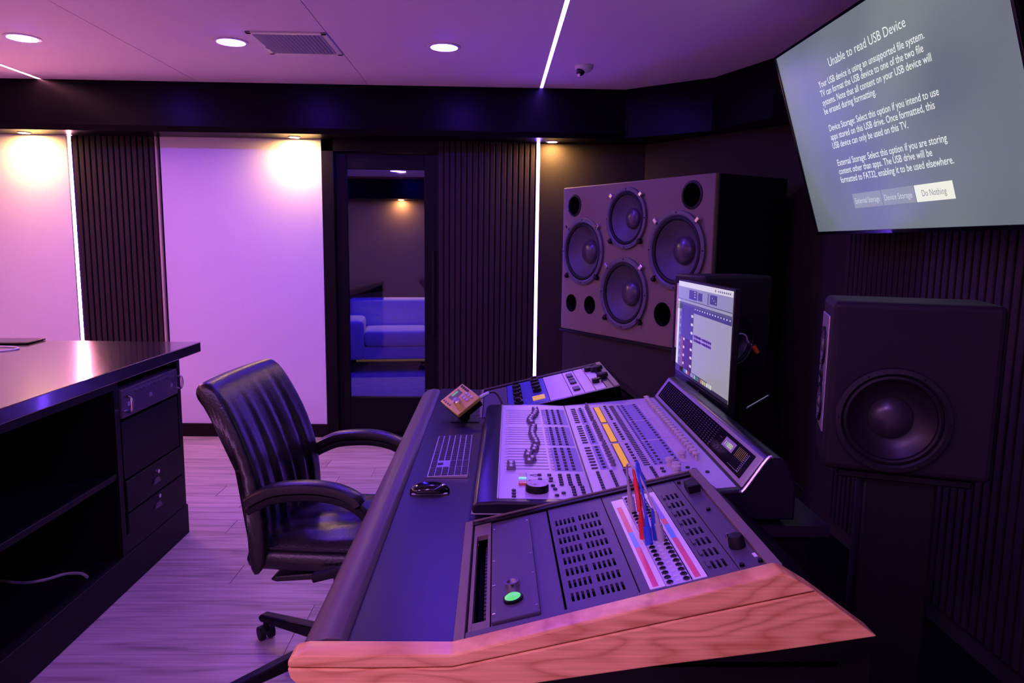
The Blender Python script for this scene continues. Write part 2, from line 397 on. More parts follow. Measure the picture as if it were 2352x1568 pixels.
# ---- door and the booth behind it
d = struct(thing('door_1', 'dark framed glass door in the far wall', None)); d['category'] = 'door'; del d['category']
MB().box(-1.256, -1.175, YW, YB+.10, 0, ZS+.02).box(-.468+.05, -.405+.01, YW+.004, YB+.10, 0, ZS+.02).box(-1.256, -.398, YW, YB+.10, 2.115, ZS+.02).build('door_frame', M_DOOR, d)
MB().box(-1.172, -1.090, 5.385, 5.43, .02, 2.11, .003, 1).box(-.525, -.420, 5.385, 5.43, .02, 2.11, .003, 1).box(-1.091, -.524, 5.385, 5.43, 1.995, 2.11, .003, 1).box(-1.091, -.524, 5.385, 5.43, .02, .300, .003, 1).build('door_leaf', M_DOOR, d)
MB().box(-1.093, -.522, 5.402, 5.410, .298, 1.997).build('pane', M_GLASS, d)
MB().cyl((-.455, 5.345, .78), (-.455, 5.345, 1.41), .013).cyl((-.455, 5.345, .85), (-.455, 5.39, .85), .008).cyl((-.455, 5.345, 1.34), (-.455, 5.39, 1.34), .008).build('handle', M_BLACK, d)
MB().box(-1.17, -.42, YW+.01, 5.45, 0, .018).build('threshold', M_DOOR, d)
struct(MB().box(-3.4, 1.2, 5.48, 9.2, -.05, 0).build('floor', M_RUG, smooth=0), 'bluish lit floor of the booth behind the glass door')
struct(MB().box(-3.4, 1.2, 5.48, 9.2, 2.25, 2.30).build('ceiling', M_CEIL, smooth=0), 'low ceiling of the booth behind the glass door')
struct(MB().box(-3.4, 1.2, 9.1, 9.2, 0, 2.25).build('wall_booth_far', M_BOOTHWALL, smooth=0), 'brown wall of the booth seen through the glass door')
struct(MB().box(-3.5, -3.4, 5.48, 9.2, 0, 2.25).build('wall_booth_left', M_BOOTHWALL, smooth=0), 'left wall of the booth behind the glass door')
struct(MB().box(1.2, 1.3, 5.48, 9.2, 0, 2.25).build('wall_booth_right', M_BOOTHWALL, smooth=0), 'right wall of the booth behind the glass door')
struct(MB().box(-3.4, 1.2, 8.88, 9.1, 1.99, 2.25).build('trim_5', M_SOFFIT, smooth=0), 'dark soffit on the booth wall seen through the glass')
downlight(-1.105, 8.12, 'small downlight in the booth ceiling seen through the glass door', 2.25, .060, M_BOOTH)
for x, y, q in ((-2.2, 7.3, 'left'), (-.9, 6.6, 'near'), (.1, 7.6, 'right')): downlight(x, y, q+' blue downlight in the booth ceiling, hidden by the far wall', 2.25, .06, M_BOOTH)
puck(-1.165, 9.03, 'warm spotlight in the booth seen through the glass door', 1.99)
so = thing('sofa', 'white tufted sofa in the booth seen through the glass door', 'sofa', (-1.66, 8.02, 0), (0, 0, R(8)))
MB().box(.18, 1.65, .0, .62, .15, .30, .02).build('base', M_SOFA, so)
for i in range(2): MB().box(.20+i*.72, .20+(i+1)*.72-.008, -.02, .60, .30, .48, .04, 3).build('seat_cushion', M_SOFA, so)
bk = MB().box(.0, 1.65, .60, .80, .15, .80, .05, 3).build('backrest', M_SOFA, so)
bt = MB().lathe([(.018, 0), (.014, .008), (.0001, .011)], 12).mesh('tuft_button', M_SOFA)
for i in range(8):
    for j in range(2): put('tuft_button', bt, bk, (.14+i*.20+(j % 2)*.10, .598, .58+j*.12), (R(90), 0, 0))
MB().box(-.02, .20, -.04, .78, .15, .60, .05, 3).build('armrest', M_SOFA, so)
for x, y in ((.05, .05), (1.55, .05), (.05, .7), (1.55, .7)): MB().cyl((x, y, .15), (x, y, 0), .025, .018).build('leg', M_BLACK, so)
pl = MB().box(-.30, .30, -.06, .06, -.045, .07, .03, 3).build('throw_cushion', M_BLACKMATTE, None, (-1.62, 8.73, .885), (0, R(-9), R(8)))
tag(pl, 'black cushion lying along the top of the sofa back', 'cushion')

# ================================================================== PRODUCER CABINET (left)
cb = thing('studio_cabinet', 'long black studio cabinet with open bays and a rack column', 'cabinet', (-1.54, 0, 0))
Y0, Y1, XD = .9, 3.505, -.95
MB().box(XD, 0, Y1-.035, Y1, .0, .892).build('end_panel', M_CAB, cb)
MB().box(XD, 0, 2.890, 2.925, .13, .892).build('divider', M_CAB, cb)
MB().box(XD, 0, 1.55, 1.585, .13, .892).build('divider', M_CAB, cb)
MB().box(XD, 0, Y0, Y0+.035, 0, .892).build('end_panel', M_CAB, cb)
MB().box(XD, XD+.02, Y0, Y1, 0, .892).build('back_panel', M_CAB, cb)
MB().box(XD+.02, -.002, Y0+.035, Y1-.035, .13, .155).build('bottom_board', M_CAB, cb)
MB().box(-.03, .004, Y0, Y1+.012, 0, .150, .003, 1).build('plinth', M_CAB, cb)
MB().box(XD+.02, -.006, 1.585, 2.890, .487, .512, .002, 1).build('shelf', M_CAB, cb)
MB().box(XD+.02, -.006, Y0+.035, 1.55, .487, .512, .002, 1).build('shelf', M_CAB, cb)
MB().box(-.03, 0, 1.585, 2.890, .86, .892).build('apron', M_CAB, cb)
MB().box(-.012, 0, 2.925, 3.47, .155, .235).build('front_panel', M_CAB, cb)
for z0, z1 in ((.325, .462), (.182+.055, .318)):
    dr = MB().box(-.02, .006, 2.935, 3.462, z0, z1, .003, 1).build('drawer', M_CAB, cb)
    zc = (z0+z1)/2+.012
    MB().cyl((.004, 3.20, zc+.018), (.018, 3.20, zc+.018), .010, .009).build('lock', M_CHROME, dr)
    MB().prism([(3.165, zc-.035), (3.23, zc-.035), (3.215, zc-.012), (3.18, zc-.012)], .004, .012, 'x').build('pull', M_RACK, dr)
MB().box(-.014, 0, 2.935, 3.462, .468, .715, .002, 1).build('blank_panel', M_CAB, cb)
wt = MB().box(-2.66, -1.53, Y0-.05, 3.745, .891, .943, .004, 2).build('cabinet_worktop', M_TOP)
tag(wt, 'glossy black worktop reflecting the wall lights at the left', 'worktop')
pr = thing('rack_processor', 'dark rack unit with small knobs in the top of the cabinet', 'rack unit', (-1.54, 2.935, .73))
MB().box(-.30, .006, 0, .527, .0, .122, .003, 1).build('faceplate', M_RACK, pr)
for i in range(10): MB().cyl((.004, .10+i*.036, .098), (.014, .10+i*.036, .098), .006).build('knob', M_CHROME, pr)
for y in (.05, .24, .45): MB().box(.005, .008, y, y+.022, .045, .062).build('badge', M_ALU, pr)
MB().tube([(.008, .02, .03), (.035, .02, .035), (.035, .02, .085), (.008, .02, .09)], .006).build('rack_handle', M_CHROME, pr)
MB().tube([(.008, .505, .03), (.035, .505, .035), (.035, .505, .085), (.008, .505, .09)], .006).build('rack_handle', M_CHROME, pr)
cb2 = MB().tube([(-2.05, 2.70, .162), (-1.862, 2.650, .162), (-1.781, 2.639, .162), (-1.717, 2.668, .163), (-1.672, 2.705, .166), (-1.613, 2.705, .168), (-1.575, 2.685, .163)], .006).build('braided_cable', M_CGREY)
tag(cb2, 'thin grey cable lying in the bottom bay of the cabinet', 'cable')
tb = thing('tablet', 'flat black tablet lying on the worktop near its far edge', 'tablet', (-2.44, 3.655, .944), (0, 0, R(6)))
MB().box(-.14, .12, -.09, .09, 0, .010, .004).build('case', M_BLACK, tb); MB().box(-.125, .105, -.075, .075, .0101, .0106).build('screen', M_BLACKGLOSS, tb)
bk2 = thing('notebook', 'black notebook lying left of the tablet on the worktop', 'notebook', (-2.555, 3.50, .944), (0, 0, R(-20)))
MB().box(-.10, .06, -.07, .07, 0, .003, .001, 1).box(-.10, .06, -.07, .07, .012, .015, .001, 1).build('cover', M_BLACK, bk2); MB().box(-.095, .057, -.066, .066, .003, .012).build('pages', M_PINKP, bk2)
wc = MB().tube([(-2.60, 3.33, .947), (-2.40, 3.30, .947), (-2.28, 3.36, .947), (-2.265, 3.44, .947), (-2.36, 3.49, .947), (-2.60, 3.47, .947)], .0035).build('charging_cable', M_CWHITE)
tag(wc, 'loop of thin white cable on the black worktop', 'cable')

# ================================================================== CHAIR
ch = thing('office_chair', 'black leather office chair with curved armrests on casters', 'chair', (-.52, 2.33, 0), (0, 0, R(-5.3)))
ch.location.x -= .002
back = [(-.165, .452), (-.196, .456), (-.201, .571), (-.196, .666), (-.208, .773), (-.240, .865), (-.288, .937), (-.334, .982), (-.352, 1.014), (-.342, 1.042), (-.314, 1.052), (-.284, 1.038)]
front = [(-.250, .990), (-.214, .918), (-.182, .842), (-.152, .750), (-.137, .652), (-.134, .565), (-.140, .495)]
ringp = back+front; nb = len(ringp)
NS = 41; v_ = []; f_ = []
cen = [(-.165, .47)]*2+[(-.168, .571), (-.167, .666), (-.182, .773), (-.210, .865), (-.250, .935), (-.292, .985), (-.308, 1.010), (-.308, 1.016), (-.304, 1.014), (-.292, 1.0)]+[(-.268, .96), (-.230, .91), (-.195, .842), (-.172, .750), (-.165, .652), (-.165, .565), (-.165, .49)]
for i in range(NS):
    s_ = -1+2*i/(NS-1); e = max(0, abs(s_)-.86)/.14
    k = math.sqrt(max(0, 1-e*e))*.60+.40 if e < 1 else .40
    y = .270*s_
    for j, (p, q) in enumerate(zip(ringp, cen)):
        x = q[0]+(p[0]-q[0])*k; z = q[1]+(p[1]-q[1])*k
        if j >= 10:
            t = max(0, min(1, (1.03-p[1])/.25)); a = abs(s_)
            x += .0055*t*k*(math.sin(s_*19+.8*math.sin(z*9)) + .5*math.sin(s_*33+z*6))*(1-a**4)
        x -= .030*(s_*s_)*(-1) if j < 0 else 0
        wv = 1-.05*max(0, (z-.8)/.25)
        v_.append((x+.018*(s_*s_-1), y*wv, z))
for i in range(NS-1):
    for j in range(nb):
        f_.append((i*nb+j, i*nb+(j+1) % nb, (i+1)*nb+(j+1) % nb, (i+1)*nb+j))
f_.append(tuple(range(nb))[::-1]); f_.append(tuple((NS-1)*nb+j for j in range(nb)))
bo = MB().add(v_, f_).build('backrest', M_LEATHER, ch, smooth=60)
sm = bo.modifiers.new('smooth', 'SUBSURF'); sm.levels = 1; sm.render_levels = 1
MB().box(-.215, .265, -.25, .25, .465, .535, .032, 3).build('seat', M_LEATHER, ch)
g = []; gf = []; NU, NV = 29, 29
for a in range(NU):
    for b_ in range(NV):
        u_ = -1+2*a/(NU-1); q_ = -1+2*b_/(NV-1)
        h = max(0, 1-abs(u_)**5)*max(0, 1-abs(q_)**5)
        z = .532+.040*h**.5+h*(.004*math.sin(u_*9+2*q_)*math.sin(q_*7)+.003*math.sin(u_*5-q_*13))
        g.append((.03+.225*u_*(1-.04*q_*q_), .235*q_*(1-.05*u_*u_), z))
for a in range(NU-1):
    for b_ in range(NV-1): gf.append((a*NV+b_, (a+1)*NV+b_, (a+1)*NV+b_+1, a*NV+b_+1))
MB().add(g, gf).build('seat_cushion', M_LEATHER, ch, smooth=60)
MB().tube([(-.18, -.232, .536), (.23, -.232, .536), (.25, -.20, .536), (.25, .20, .536), (.23, .232, .536), (-.18, .232, .536)], .005, 6, 4).build('piping', M_LEATHER, ch)
for sy in (-1, 1):
    top = [(-.170, .706), (-.140, .726), (-.079, .750), (.022, .759), (.098, .750), (.148, .728), (.160, .712)]
    top2 = [Vector((a, 0, b)) for a, b in top]
    fr_ = [(-.172, .680), (-.140, .698), (-.079, .722), (.022, .731), (.098, .722), (.150, .700), (.185, .665), (.198, .600), (.165, .530), (.02, .480)]
    def smoothpath(P, sub=5):
        out = []
        for i in range(len(P)-1):
            a, b, c, d_ = [Vector((*P[min(max(k, 0), len(P)-1)], 0)) for k in (i-1, i, i+1, i+2)]
            for k in range(sub):
                t = k/sub; q = .5*((2*b)+(c-a)*t+(2*a-5*b+4*c-d_)*t*t+(3*b-a-3*c+d_)*t**3); out.append((q.x, q.y))
        return out+[P[-1]]
    ar = MB().sweep(smoothpath(fr_), .019, .013, .295*sy).build('armrest', M_RUBBER, ch)
    MB().sweep(smoothpath(top), .030, .017, .295*sy).build('arm_pad', M_LEATHER, ar)
MB().box(-.11, .14, -.09, .09, .425, .466, .012, 2).build('tilt_mechanism', M_BLACK, ch)
MB().prism([(-.135, .438), (-.150, .425), (-.130, .418), (.06, .438), (.06, .462)], -.215, -.095, 'y', .006, 2).build('tilt_paddle', M_LEATHER, ch)
MB().cyl((0, 0, .13), (0, 0, .30), .028).cyl((0, 0, .30), (0, 0, .43), .018).build('gas_column', M_BLACK, ch)
MB().lathe([(.045, .075), (.055, .10), (.05, .13), (.03, .15)], 20).build('hub', M_BLACK, ch)
for k in range(5):
    a = R(147+6.5+72*k); ca, sa = math.cos(a), math.sin(a); rot = Matrix.Rotation(a, 4, 'Z')
    MB().prism([(.03, .085), (.03, .14), (.10, .135), (.385, .098), (.395, .085), (.385, .07), (.10, .085)], -.021, .021, 'y', .008, 2, rot).build('base_leg', M_BLACK, ch)
    cs = MB().cyl((.375*ca, .375*sa, .03), (.375*ca, .375*sa, .075), .009).build('caster', M_RUBBER, ch)
    wa = a+R(70); w_ = Vector((math.cos(wa), math.sin(wa), 0)); pc = Vector((.375*ca, .375*sa, .027))
    for sgn in (-1, 1): MB().cyl(pc+w_*sgn*.008, pc+w_*sgn*.027, .027, .025, 20).build('wheel', M_RUBBER, cs)

# ================================================================== CONSOLE DESK
ZD = .780; DN, DF = 1.165, 3.33
dk = thing('studio_desk', 'large studio desk with leather armrest edge and cherry wood end panel', 'desk', (0, 0, 0))
MB().prism([(-.252, DN), (-.050, DN), (-.050, 1.70), (.845, 1.70), (.845, 2.80), (-.050, 2.80), (-.050, 3.36), (-.252, 3.38)], ZD-.028, ZD, 'z').build('desktop', M_DESK, dk, smooth=0)
for a, b_ in ((DN+.02, 1.68), (2.82, 3.34)): MB().box(-.05, .62, a, b_, .725, .735).build('rack_floor', M_BLACKMATTE, dk)
arm = [(-.250, .783), (-.262, .792), (-.285, .793), (-.308, .786), (-.326, .772), (-.338, .752), (-.340, .730), (-.330, .716), (-.250, .716)]
MB().prism(arm, DN+.002, DF-.02, 'y', .002, 1).build('armrest_pad', M_ARMREST, dk, smooth=40)
# near wood end panel made of two boards with a groove between them
WY0, WY1 = 1.118, 1.163
top_b = [(-.339, .767), (-.338, .779), (-.330, .786), (-.312, .790), (-.066, .789), (.482, .934), (.495, .930), (.540, .903), (.342, .8595), (.124, .8105), (-.066, .7675), (-.20, .7655)]
bot_b = [(-.339, .765), (-.20, .7635), (-.066, .7655), (.124, .8085), (.342, .8575), (.542, .901), (.650, .822), (.58, .811), (.455, .792), (.272, .768), (.075, .738), (-.05, .722), (-.27, .716), (-.315, .728), (-.335, .748)]
MB().prism(top_b, WY0, WY1, 'y', .0035, 2).build('end_board', M_CHERRY, dk)
MB().prism(bot_b, WY0, WY1, 'y', .0025, 2).build('end_board', M_CHERRY, dk)
MB().prism([(-.33, .77), (-.06, .77), (.49, .90), (.64, .80), (.60, .70), (-.30, .70)], DF+.052, DF+.075, 'y', .003, 1).build('far_end_board', M_BLACK, dk)
MB().prism([(-.10, .715), (.28, .762), (.64, .815), (.68, .78), (.68, 0), (.10, 0)], 1.185, 1.215, 'y').build('side_panel', M_BLACK, dk)
MB().prism([(-.10, .75), (.68, .75), (.68, 0), (.10, 0)], 3.28, 3.31, 'y').build('side_panel', M_BLACK, dk)
MB().box(.60, .63, 1.215, 3.28, .05, .752).build('modesty_panel', M_BLACK, dk)
for a in (1.72, 2.76): MB().box(.05, .80, a, a+.03, 0, .752).build('inner_panel', M_BLACK, dk)

TILT = R(13.9)
def rack_frame(y0, width, z0):
    fr = MB().box(0, .020, 0, width, -.05, .004, .001, 1).build('rack_frame', M_RACKFRAME, dk, (-.066, y0, z0), (0, -TILT, 0))
    MB().box(.563, .585, 0, width, -.06, .006, .001, 1).build('rack_frame', M_RACKFRAME, dk, (-.066, y0, z0), (0, -TILT, 0))
    MB().box(.0205, .5625, 0, .022, -.05, .002, .001, 1).build('rack_rail', M_RACK, fr)
    MB().box(.0205, .5625, width-.024, width-.006, -.06, .002, .001, 1).build('rack_rail', M_BLACK, fr)
    MB().box(.0205, .5625, width-.006, width, -.06, .005, .001, 1).build('rack_lip', M_RACKFRAME, fr)
rack_frame(DN, .535, .783)
rack_frame(2.80, .56, .774)
# closed box sides under the racks
for y0, y1 in ((DN, DN+.02), (1.68, 1.70), (2.80, 2.82), (3.34, 3.36)):
    MB().prism([(-.064, .775), (.500, .914), (.52, .90), (.64, .80), (.64, .755), (-.06, .755)], y0, y1, 'y').build('rack_side', M_BLACK, dk)
MB().prism([(.497, .916), (.505, .914), (.65, .80), (.64, .795)], DN, 1.70, 'y').build('rack_back', M_BLACK, dk)
MB().prism([(.497, .906), (.505, .904), (.65, .80), (.64, .795)], 2.80, 3.36, 'y').build('rack_back', M_BLACK, dk)

def unit(name, label, y0=DN, z0=.783):
    return thing(name, label, 'rack unit', (-.066, y0, z0), (0, -TILT, 0))
# near rack
V0, V1 = .024, .509
u = unit('rack_light_panel', 'narrow open rack slot with a row of connectors at the front of the near rack')
MB().box(.024, .031, V0, V1, -.012, -.001).box(.057, .064, V0, V1, -.012, -.001).box(.03, .058, V0, .052, -.012, -.001).box(.03, .058, .44, V1, -.012, -.001).build('bezel', M_RACKFRAME, u)
MB().box(.030, .058, .05, .442, -.046, -.044).build('tray', M_BLACKMATTE, u)
for i in range(24): MB().box(.046, .054, .062+i*.0155, .072+i*.0155, -.044, -.026).build('connector', M_BTN, u)
MB().box(.0535, .0550, .06, .43, -.020, -.014).build('rail', M_CHROME, u)
u = unit('power_switch_panel', 'dark rack panel with a key switch and a lit green button')
MB().box(.065, .201, V0, V1, -.012, -.004, .001, 1).build('faceplate', M_RACK, u)
MB().box(.068, .158, .034, .475, -.004, .003, .002, 2).build('raised_cover', M_RACK, u)
MB().ring([(.010, 0), (.010, .010), (.0145, .010), (.0155, 0)], 24).lathe([(.010, 0), (.010, .006), (.0001, .006)], 20).build('key_switch', M_CHROME, u, (.110, .153, .003))
MB().ring([(.0155, 0), (.0155, .006), (.019, .005), (.019, 0)], 28).build('button_ring', M_BLACK, u, (.110, .099, .003))
MB().lathe([(.0155, 0), (.0155, .006), (.011, .009), (.0001, .010)], 28).build('green_button', emat('green_button', (.16, .95, .30), .75), u, (.110, .099, .003))
sc_ = MB().lathe([(.003, 0), (.003, .001), (.0001, .0015)], 10).mesh('screw', M_CHROME)
for x, y in ((.073, .06), (.152, .06), (.073, .17), (.152, .19), (.073, .28), (.152, .28), (.073, .45), (.152, .46)): put('screw', sc_, u, (x, y, .003))
MB().box(.150, .157, .20, .30, .003, .0036, .0003, 1).build('embossed_strip', M_RACK, u)
def vent_unit(u, x0, x1, cols, vs):
    p_ = MB().box(x0, x1, V0, V1, -.010, -.003).build('faceplate', M_RACK, u, smooth=0)
    k = MB()
    for x in cols:
        for v0, v1 in vs: k.box(x-.0026, x+.0026, v0, v1, -.02, .01)
    cut(p_, k)
    MB().box(x0+.004, x1-.004, V0+.01, V1-.01, -.05, -.049).build('inner_tray', M_BLACKMATTE, u)
vs = [(.052+i*.0498, .052+i*.0498+.031) for i in range(8)]
u = unit('vent_panel', 'rack vent panel with eight rows of ten slots left of the patchbay')
vent_unit(u, .205, .336, [.219+i*.0098 for i in range(5)]+[.274+i*.0098 for i in range(5)], vs)
u = unit('vent_panel', 'rack vent panel with short slot rows right of the patchbay')
vent_unit(u, .462, .517, [.482, .492, .502], vs)
for i in range(8): MB().box(.470, .476, .06+i*.0498, .085+i*.0498, -.003, .0005).build('filled_slot', M_RACK, u)
u = unit('intercom_panel', 'dark rack panel with round knob and switch box behind the patchbay')
MB().box(.519, .566, V0, V1, -.010, -.003, .001, 1).build('faceplate', M_RACK, u)
MB().lathe([(.016, -.003), (.015, .014), (.012, .020), (.0001, .021)], 24, Mx((.543, .115, 0))).build('knob', M_RUBBER, u)
MB().cyl((.536, .150, -.003), (.536, .150, .010), .004).build('toggle', M_CHROME, u)
MB().box(.530, .558, .405, .450, -.003, .016, .002, 1).build('switch_box', M_BLACK, u)
MB().box(.539, .545, .452, .478, .0, .005, .001, 1).build('switch_tag', M_CWHITE, u)
for x, y in ((.526, .04), (.560, .04), (.526, .485), (.560, .485), (.543, .30)): MB().cyl((x, y, -.003), (x, y, .002), .0045).build('bolt', M_BLACK, u)
MB().box(.556, .562, .06, .075, -.003, -.002).build('badge', M_CWHITE, u)
# patchbay
pb = unit('patchbay', 'patchbay with two rows of jacks and taped label strips in the near rack')
MB().box(.338, .461, V0, V1, -.010, -.003, .001, 1).build('faceplate', M_RACK, pb)
for x0, x1, cx in ((.356, .384, .367), (.433, .460, .444)):
    st = MB().box(x0, x1, .030, .466, -.003, -.0015).build('label_strip', M_PAPER, pb)
    segs = ((.035, .20, M_REDT), (.20, .275, M_BLUET), (.275, .42, M_REDT)) if x0 < .4 else ((.035, .205, M_REDT), (.205, .275, M_BLUET), (.275, .305, M_REDT), (.305, .44, M_BLUET))
    for k, (a, b_, mm) in enumerate(segs):
        if x0 > .4 and k == 3: mm = mat('violet_tape', (.22, .16, .62), .3, coat=.3)
        MB().box(cx-.005, cx+.006, a, b_, -.0015, -.0011).build('tape', mm, st)
MB().box(.385, .4315, .026, .478, -.003, -.0005, .0005, 1).build('jack_plate', M_PLATE, pb)
MB().box(.4318, .4328, .03, .47, -.003, .0015).build('divider_rail', M_BLACK, pb)
jm = MB().ring([(.0032, -.0004), (.0062, -.0004), (.0058, .0022), (.0036, .0024)], 12).lathe([(.0033, -.0002), (.0001, -.0002)], 12).mesh('jack', M_BLACK)
jr = MB().ring([(.0058, 0), (.0072, 0), (.0068, .0012), (.0060, .0014)], 14)
cm_ = MB().box(-.0040, .0040, -.0030, .0030, 0, .0016, .0006, 1).mesh('designation_tab', M_BTNLIGHT)
for i in range(24):
    y = .036+i*.0183
    for x in (.3935, .4235):
        put('jack', jm, pb, (x, y, -.0003))
    put('designation_tab', cm_, pb, (.4085, y, -.0005))
JR = MB()
for i in range(24):
    for x in (.3935, .4235): JR.add(jr.v, jr.f, Mx((x, .036+i*.0183, -.0004)))
tag(JR.build('jack_rim', M_CHROME, pb), kind='stuff')

# patch cables (base on the patchbay, world coordinates)
def patch(label, base, top, path, m, endp=None):
    t = thing('patch_cable', label, 'cable', base, group='patch cables in the patchbay')
    b0 = Vector(base); q = Vector(top)-b0
    MB().cyl((0, 0, 0), q*.62, .0082, .0078, 14).build('plug', m, t)
    MB().cyl(q*.62, q, .0055, .0034, 12).build('strain_relief', m, t)
    MB().tube([q*.95]+[Vector(p)-b0 for p in path], .0026, 8).build('cord', m, t)
    if endp:
        e0 = Vector(endp[0])-b0; e1 = Vector(endp[1])-b0
        MB().cyl(e0, e0+(e1-e0)*.62, .0082, .0078, 14).build('plug', m, t)
        MB().cyl(e0+(e1-e0)*.62, e1, .0055, .0034, 12).build('strain_relief', m, t)
patch('grey patch cable looping between the two jack rows of the patchbay', (.315, 1.542, .873), (.303, 1.542, .935), [(.297, 1.535, .975), (.291, 1.49, 1.003), (.300, 1.45, 1.002), (.313, 1.41, .975), (.326, 1.37, .942)], M_CGREY, ((.340, 1.368, .880), (.326, 1.368, .942)))
patch('red patch cable standing up from the patchbay', (.311, 1.402, .872), (.301, 1.402, .938), [(.298, 1.415, .965), (.298, 1.44, .985), (.298, 1.47, .998), (.305, 1.49, .975), (.318, 1.47, .930), (.328, 1.45, .888)], M_CRED)
t_ = MB().tube([(.301, 1.404, .930), (.298, 1.418, .962), (.297, 1.444, .985)], .0052).build('cord_sleeve', M_CRED, bpy.data.objects['patch_cable.001'], (-.311, -1.402, -.872))
patch('blue patch cable looping beside the red one on the patchbay', (.315, 1.368, .873), (.306, 1.368, .935), [(.302, 1.38, .97), (.298, 1.43, 1.008), (.303, 1.455, 1.018), (.310, 1.43, .99), (.322, 1.385, .950)], M_CBLUE, ((.334, 1.382, .879), (.322, 1.382, .946)))

# far rack
FY, FZ = 2.80, .774; W0, W1 = .024, .534
u = unit('blank_rack_panel', 'plain dark rack panel at the front of the far rack', FY, FZ)
MB().box(.022, .128, W0, W1, -.012, -.003, .001, 1).build('faceplate', M_RACK, u)
u = unit('preamp', 'blue rack preamp with black knobs and a red button in the far rack', FY, FZ)
MB().box(.130, .302, W0, W1, -.012, -.002, .001, 1).build('faceplate', M_BLUEP, u)
kn = MB().lathe([(.020, -.002), (.019, .012), (.013, .014), (.012, .026), (.0001, .027)], 20).mesh('knob', M_RUBBER)
for x, ys in ((.175, (.10, .20, .28, .36, .44)), (.262, (.26, .33, .40, .47))):
    for y in ys: put('knob', kn, u, (x, y, 0))
MB().cyl((.175, .15, -.002), (.175, .15, .012), .013).build('red_button', emat('red_button', (.9, .05, .05), .8), u)
MB().box(.235, .287, .10, .17, -.002, .002, .001, 1).build('amber_meter', emat('amber_meter', (.95, .42, .12), .75), u)
u = unit('blank_rack_panel', 'lilac blank rack panel beside the blue preamp', FY, FZ)
MB().box(.304, .395, W0, W1, -.012, -.002, .001, 1).build('faceplate', M_LILAC, u)
u = unit('compressor', 'narrow lilac rack unit with dark buttons in the far rack', FY, FZ)
MB().box(.397, .446, W0, W1, -.012, -.002, .001, 1).build('faceplate', M_LILAC, u)
for y, h in ((.42, .07), (.33, .03), (.27, .06), (.13, .06)): MB().box(.408, .436, y-h/2, y+h/2, -.002, .006, .002, 1).build('button', M_BTN, u)
u = unit('blank_rack_panel', 'cream blank rack panel in the far rack', FY, FZ)
MB().box(.448, .492, W0, W1, -.012, -.002, .001, 1).build('faceplate', M_PINKP, u)
u = unit('equaliser', 'narrow lilac rack unit with fluted knobs in the far rack', FY, FZ)
MB().box(.494, .536, W0, W1, -.012, -.002, .001, 1).build('faceplate', M_LILAC, u)
for y in (.44, .17): 
    MB().lathe([(.020, -.002), (.018, .016), (.0001, .018)], 8, Mx((.515, y, 0))).build('knob', M_RUBBER, u)
    MB().cyl((.500, y+.03, -.002), (.500, y+.03, .012), .005).cyl((.528, y-.03, -.002), (.528, y-.03, .012), .005).build('toggle', M_CHROME, u)
u = unit('meter_unit', 'dark rack unit with two large black knobs at the back of the far rack', FY, FZ)
MB().box(.538, .564, W0, W1, -.012, -.002, .001, 1).build('faceplate', M_RACK, u)
for y, r in ((.40, .030), (.22, .026)): MB().lathe([(r, -.002), (r*.9, .020), (r*.6, .024), (.0001, .025)], 8, Mx((.548, y, 0))).build('knob', M_RUBBER, u)
MB().cyl((.548, .49, -.002), (.548, .49, .008), .006).build('lamp', M_CHROME, u)

# ================================================================== MIXING CONSOLE
LX = 1.09
mc = thing('mixing_console', 'silver mixing console with rows of faders and amber displays', 'mixer', (-.053, 1.702, ZD), (0, 0, R(-1.2)))
prof = [(.012, .020), (.001, .030), (.001, .046), (.010, .056), (.065, .0595), (.31, .0595), (.668, .0975), (.722, .176), (.735, .181), (.757, .180), (.775, .168), (.80, .11), (.80, .02)]
MB().prism(prof, 0, LX, 'y', .006, 2).build('body', M_BODY, mc)
MB().box(.05, .78, .04, LX-.04, .0, .021).build('foot', M_BLACKMATTE, mc)
MB().tube([(.002, .012, .030), (.004, .006, .028), (.02, .001, .028), (.20, .001, .030)], .0022, 6, 4).build('edge_line', M_ALU, mc)
Z1 = .0605
MB().box(.064, .305, .024, LX-.024, .058, Z1, .0008, 1).build('faceplate', M_PLATE, mc)
MB().box(.0625, .0660, .022, LX-.022, .058, .0635, .001, 1).build('plate_edge', M_ALU, mc)
A2 = math.atan2(.038, .358)
def z2(x): return .0605+(x-.31)*math.tan(A2)
fp2 = MB().box(0, .352, .024, LX-.024, -.002, .0012, .0006, 1).build('faceplate', M_PLATE, mc, (.309, 0, .0600), (0, -A2, 0))
def on2(x, y): return ((x-.309)/math.cos(A2), y, .0012)
G0 = [.2605, .515, .778]; STEP = .0288
def slot_y(i): return G0[i//8]+(i % 8)*STEP
fs = MB().box(-.060, .056, -.0022, .0022, 0, .0004).mesh('fader_slot', M_BTN, 0)
fcap = MB().prism([(-.013, 0), (-.011, .014), (-.004, .011), (.004, .011), (.011, .014), (.013, 0)], -.0105, .0105, 'y', .0012, 1).mesh('fader_cap', mat('fader_cap', (.15, .13, .17), .4))
ftop = MB().box(-.004, .004, -.0106, .0106, .0108, .0120).mesh('cap_line', M_BTNLIGHT, 0)
ib = MB().box(-.0045, .0045, -.006, .006, 0, .004, .001, 1).mesh('channel_button', M_BTN)
il = MB().lathe([(.0055, 0), (.005, .003), (.0001, .004)], 12).mesh('scribble_dot', M_BTNLIGHT)
capx = [-1, -1, .150, .160, .148, .152, .168, .172, .178, .176, .172, .170, .168, .170, .172, .176, .170, .166, .170, .176, .184, .188, .192, .190]
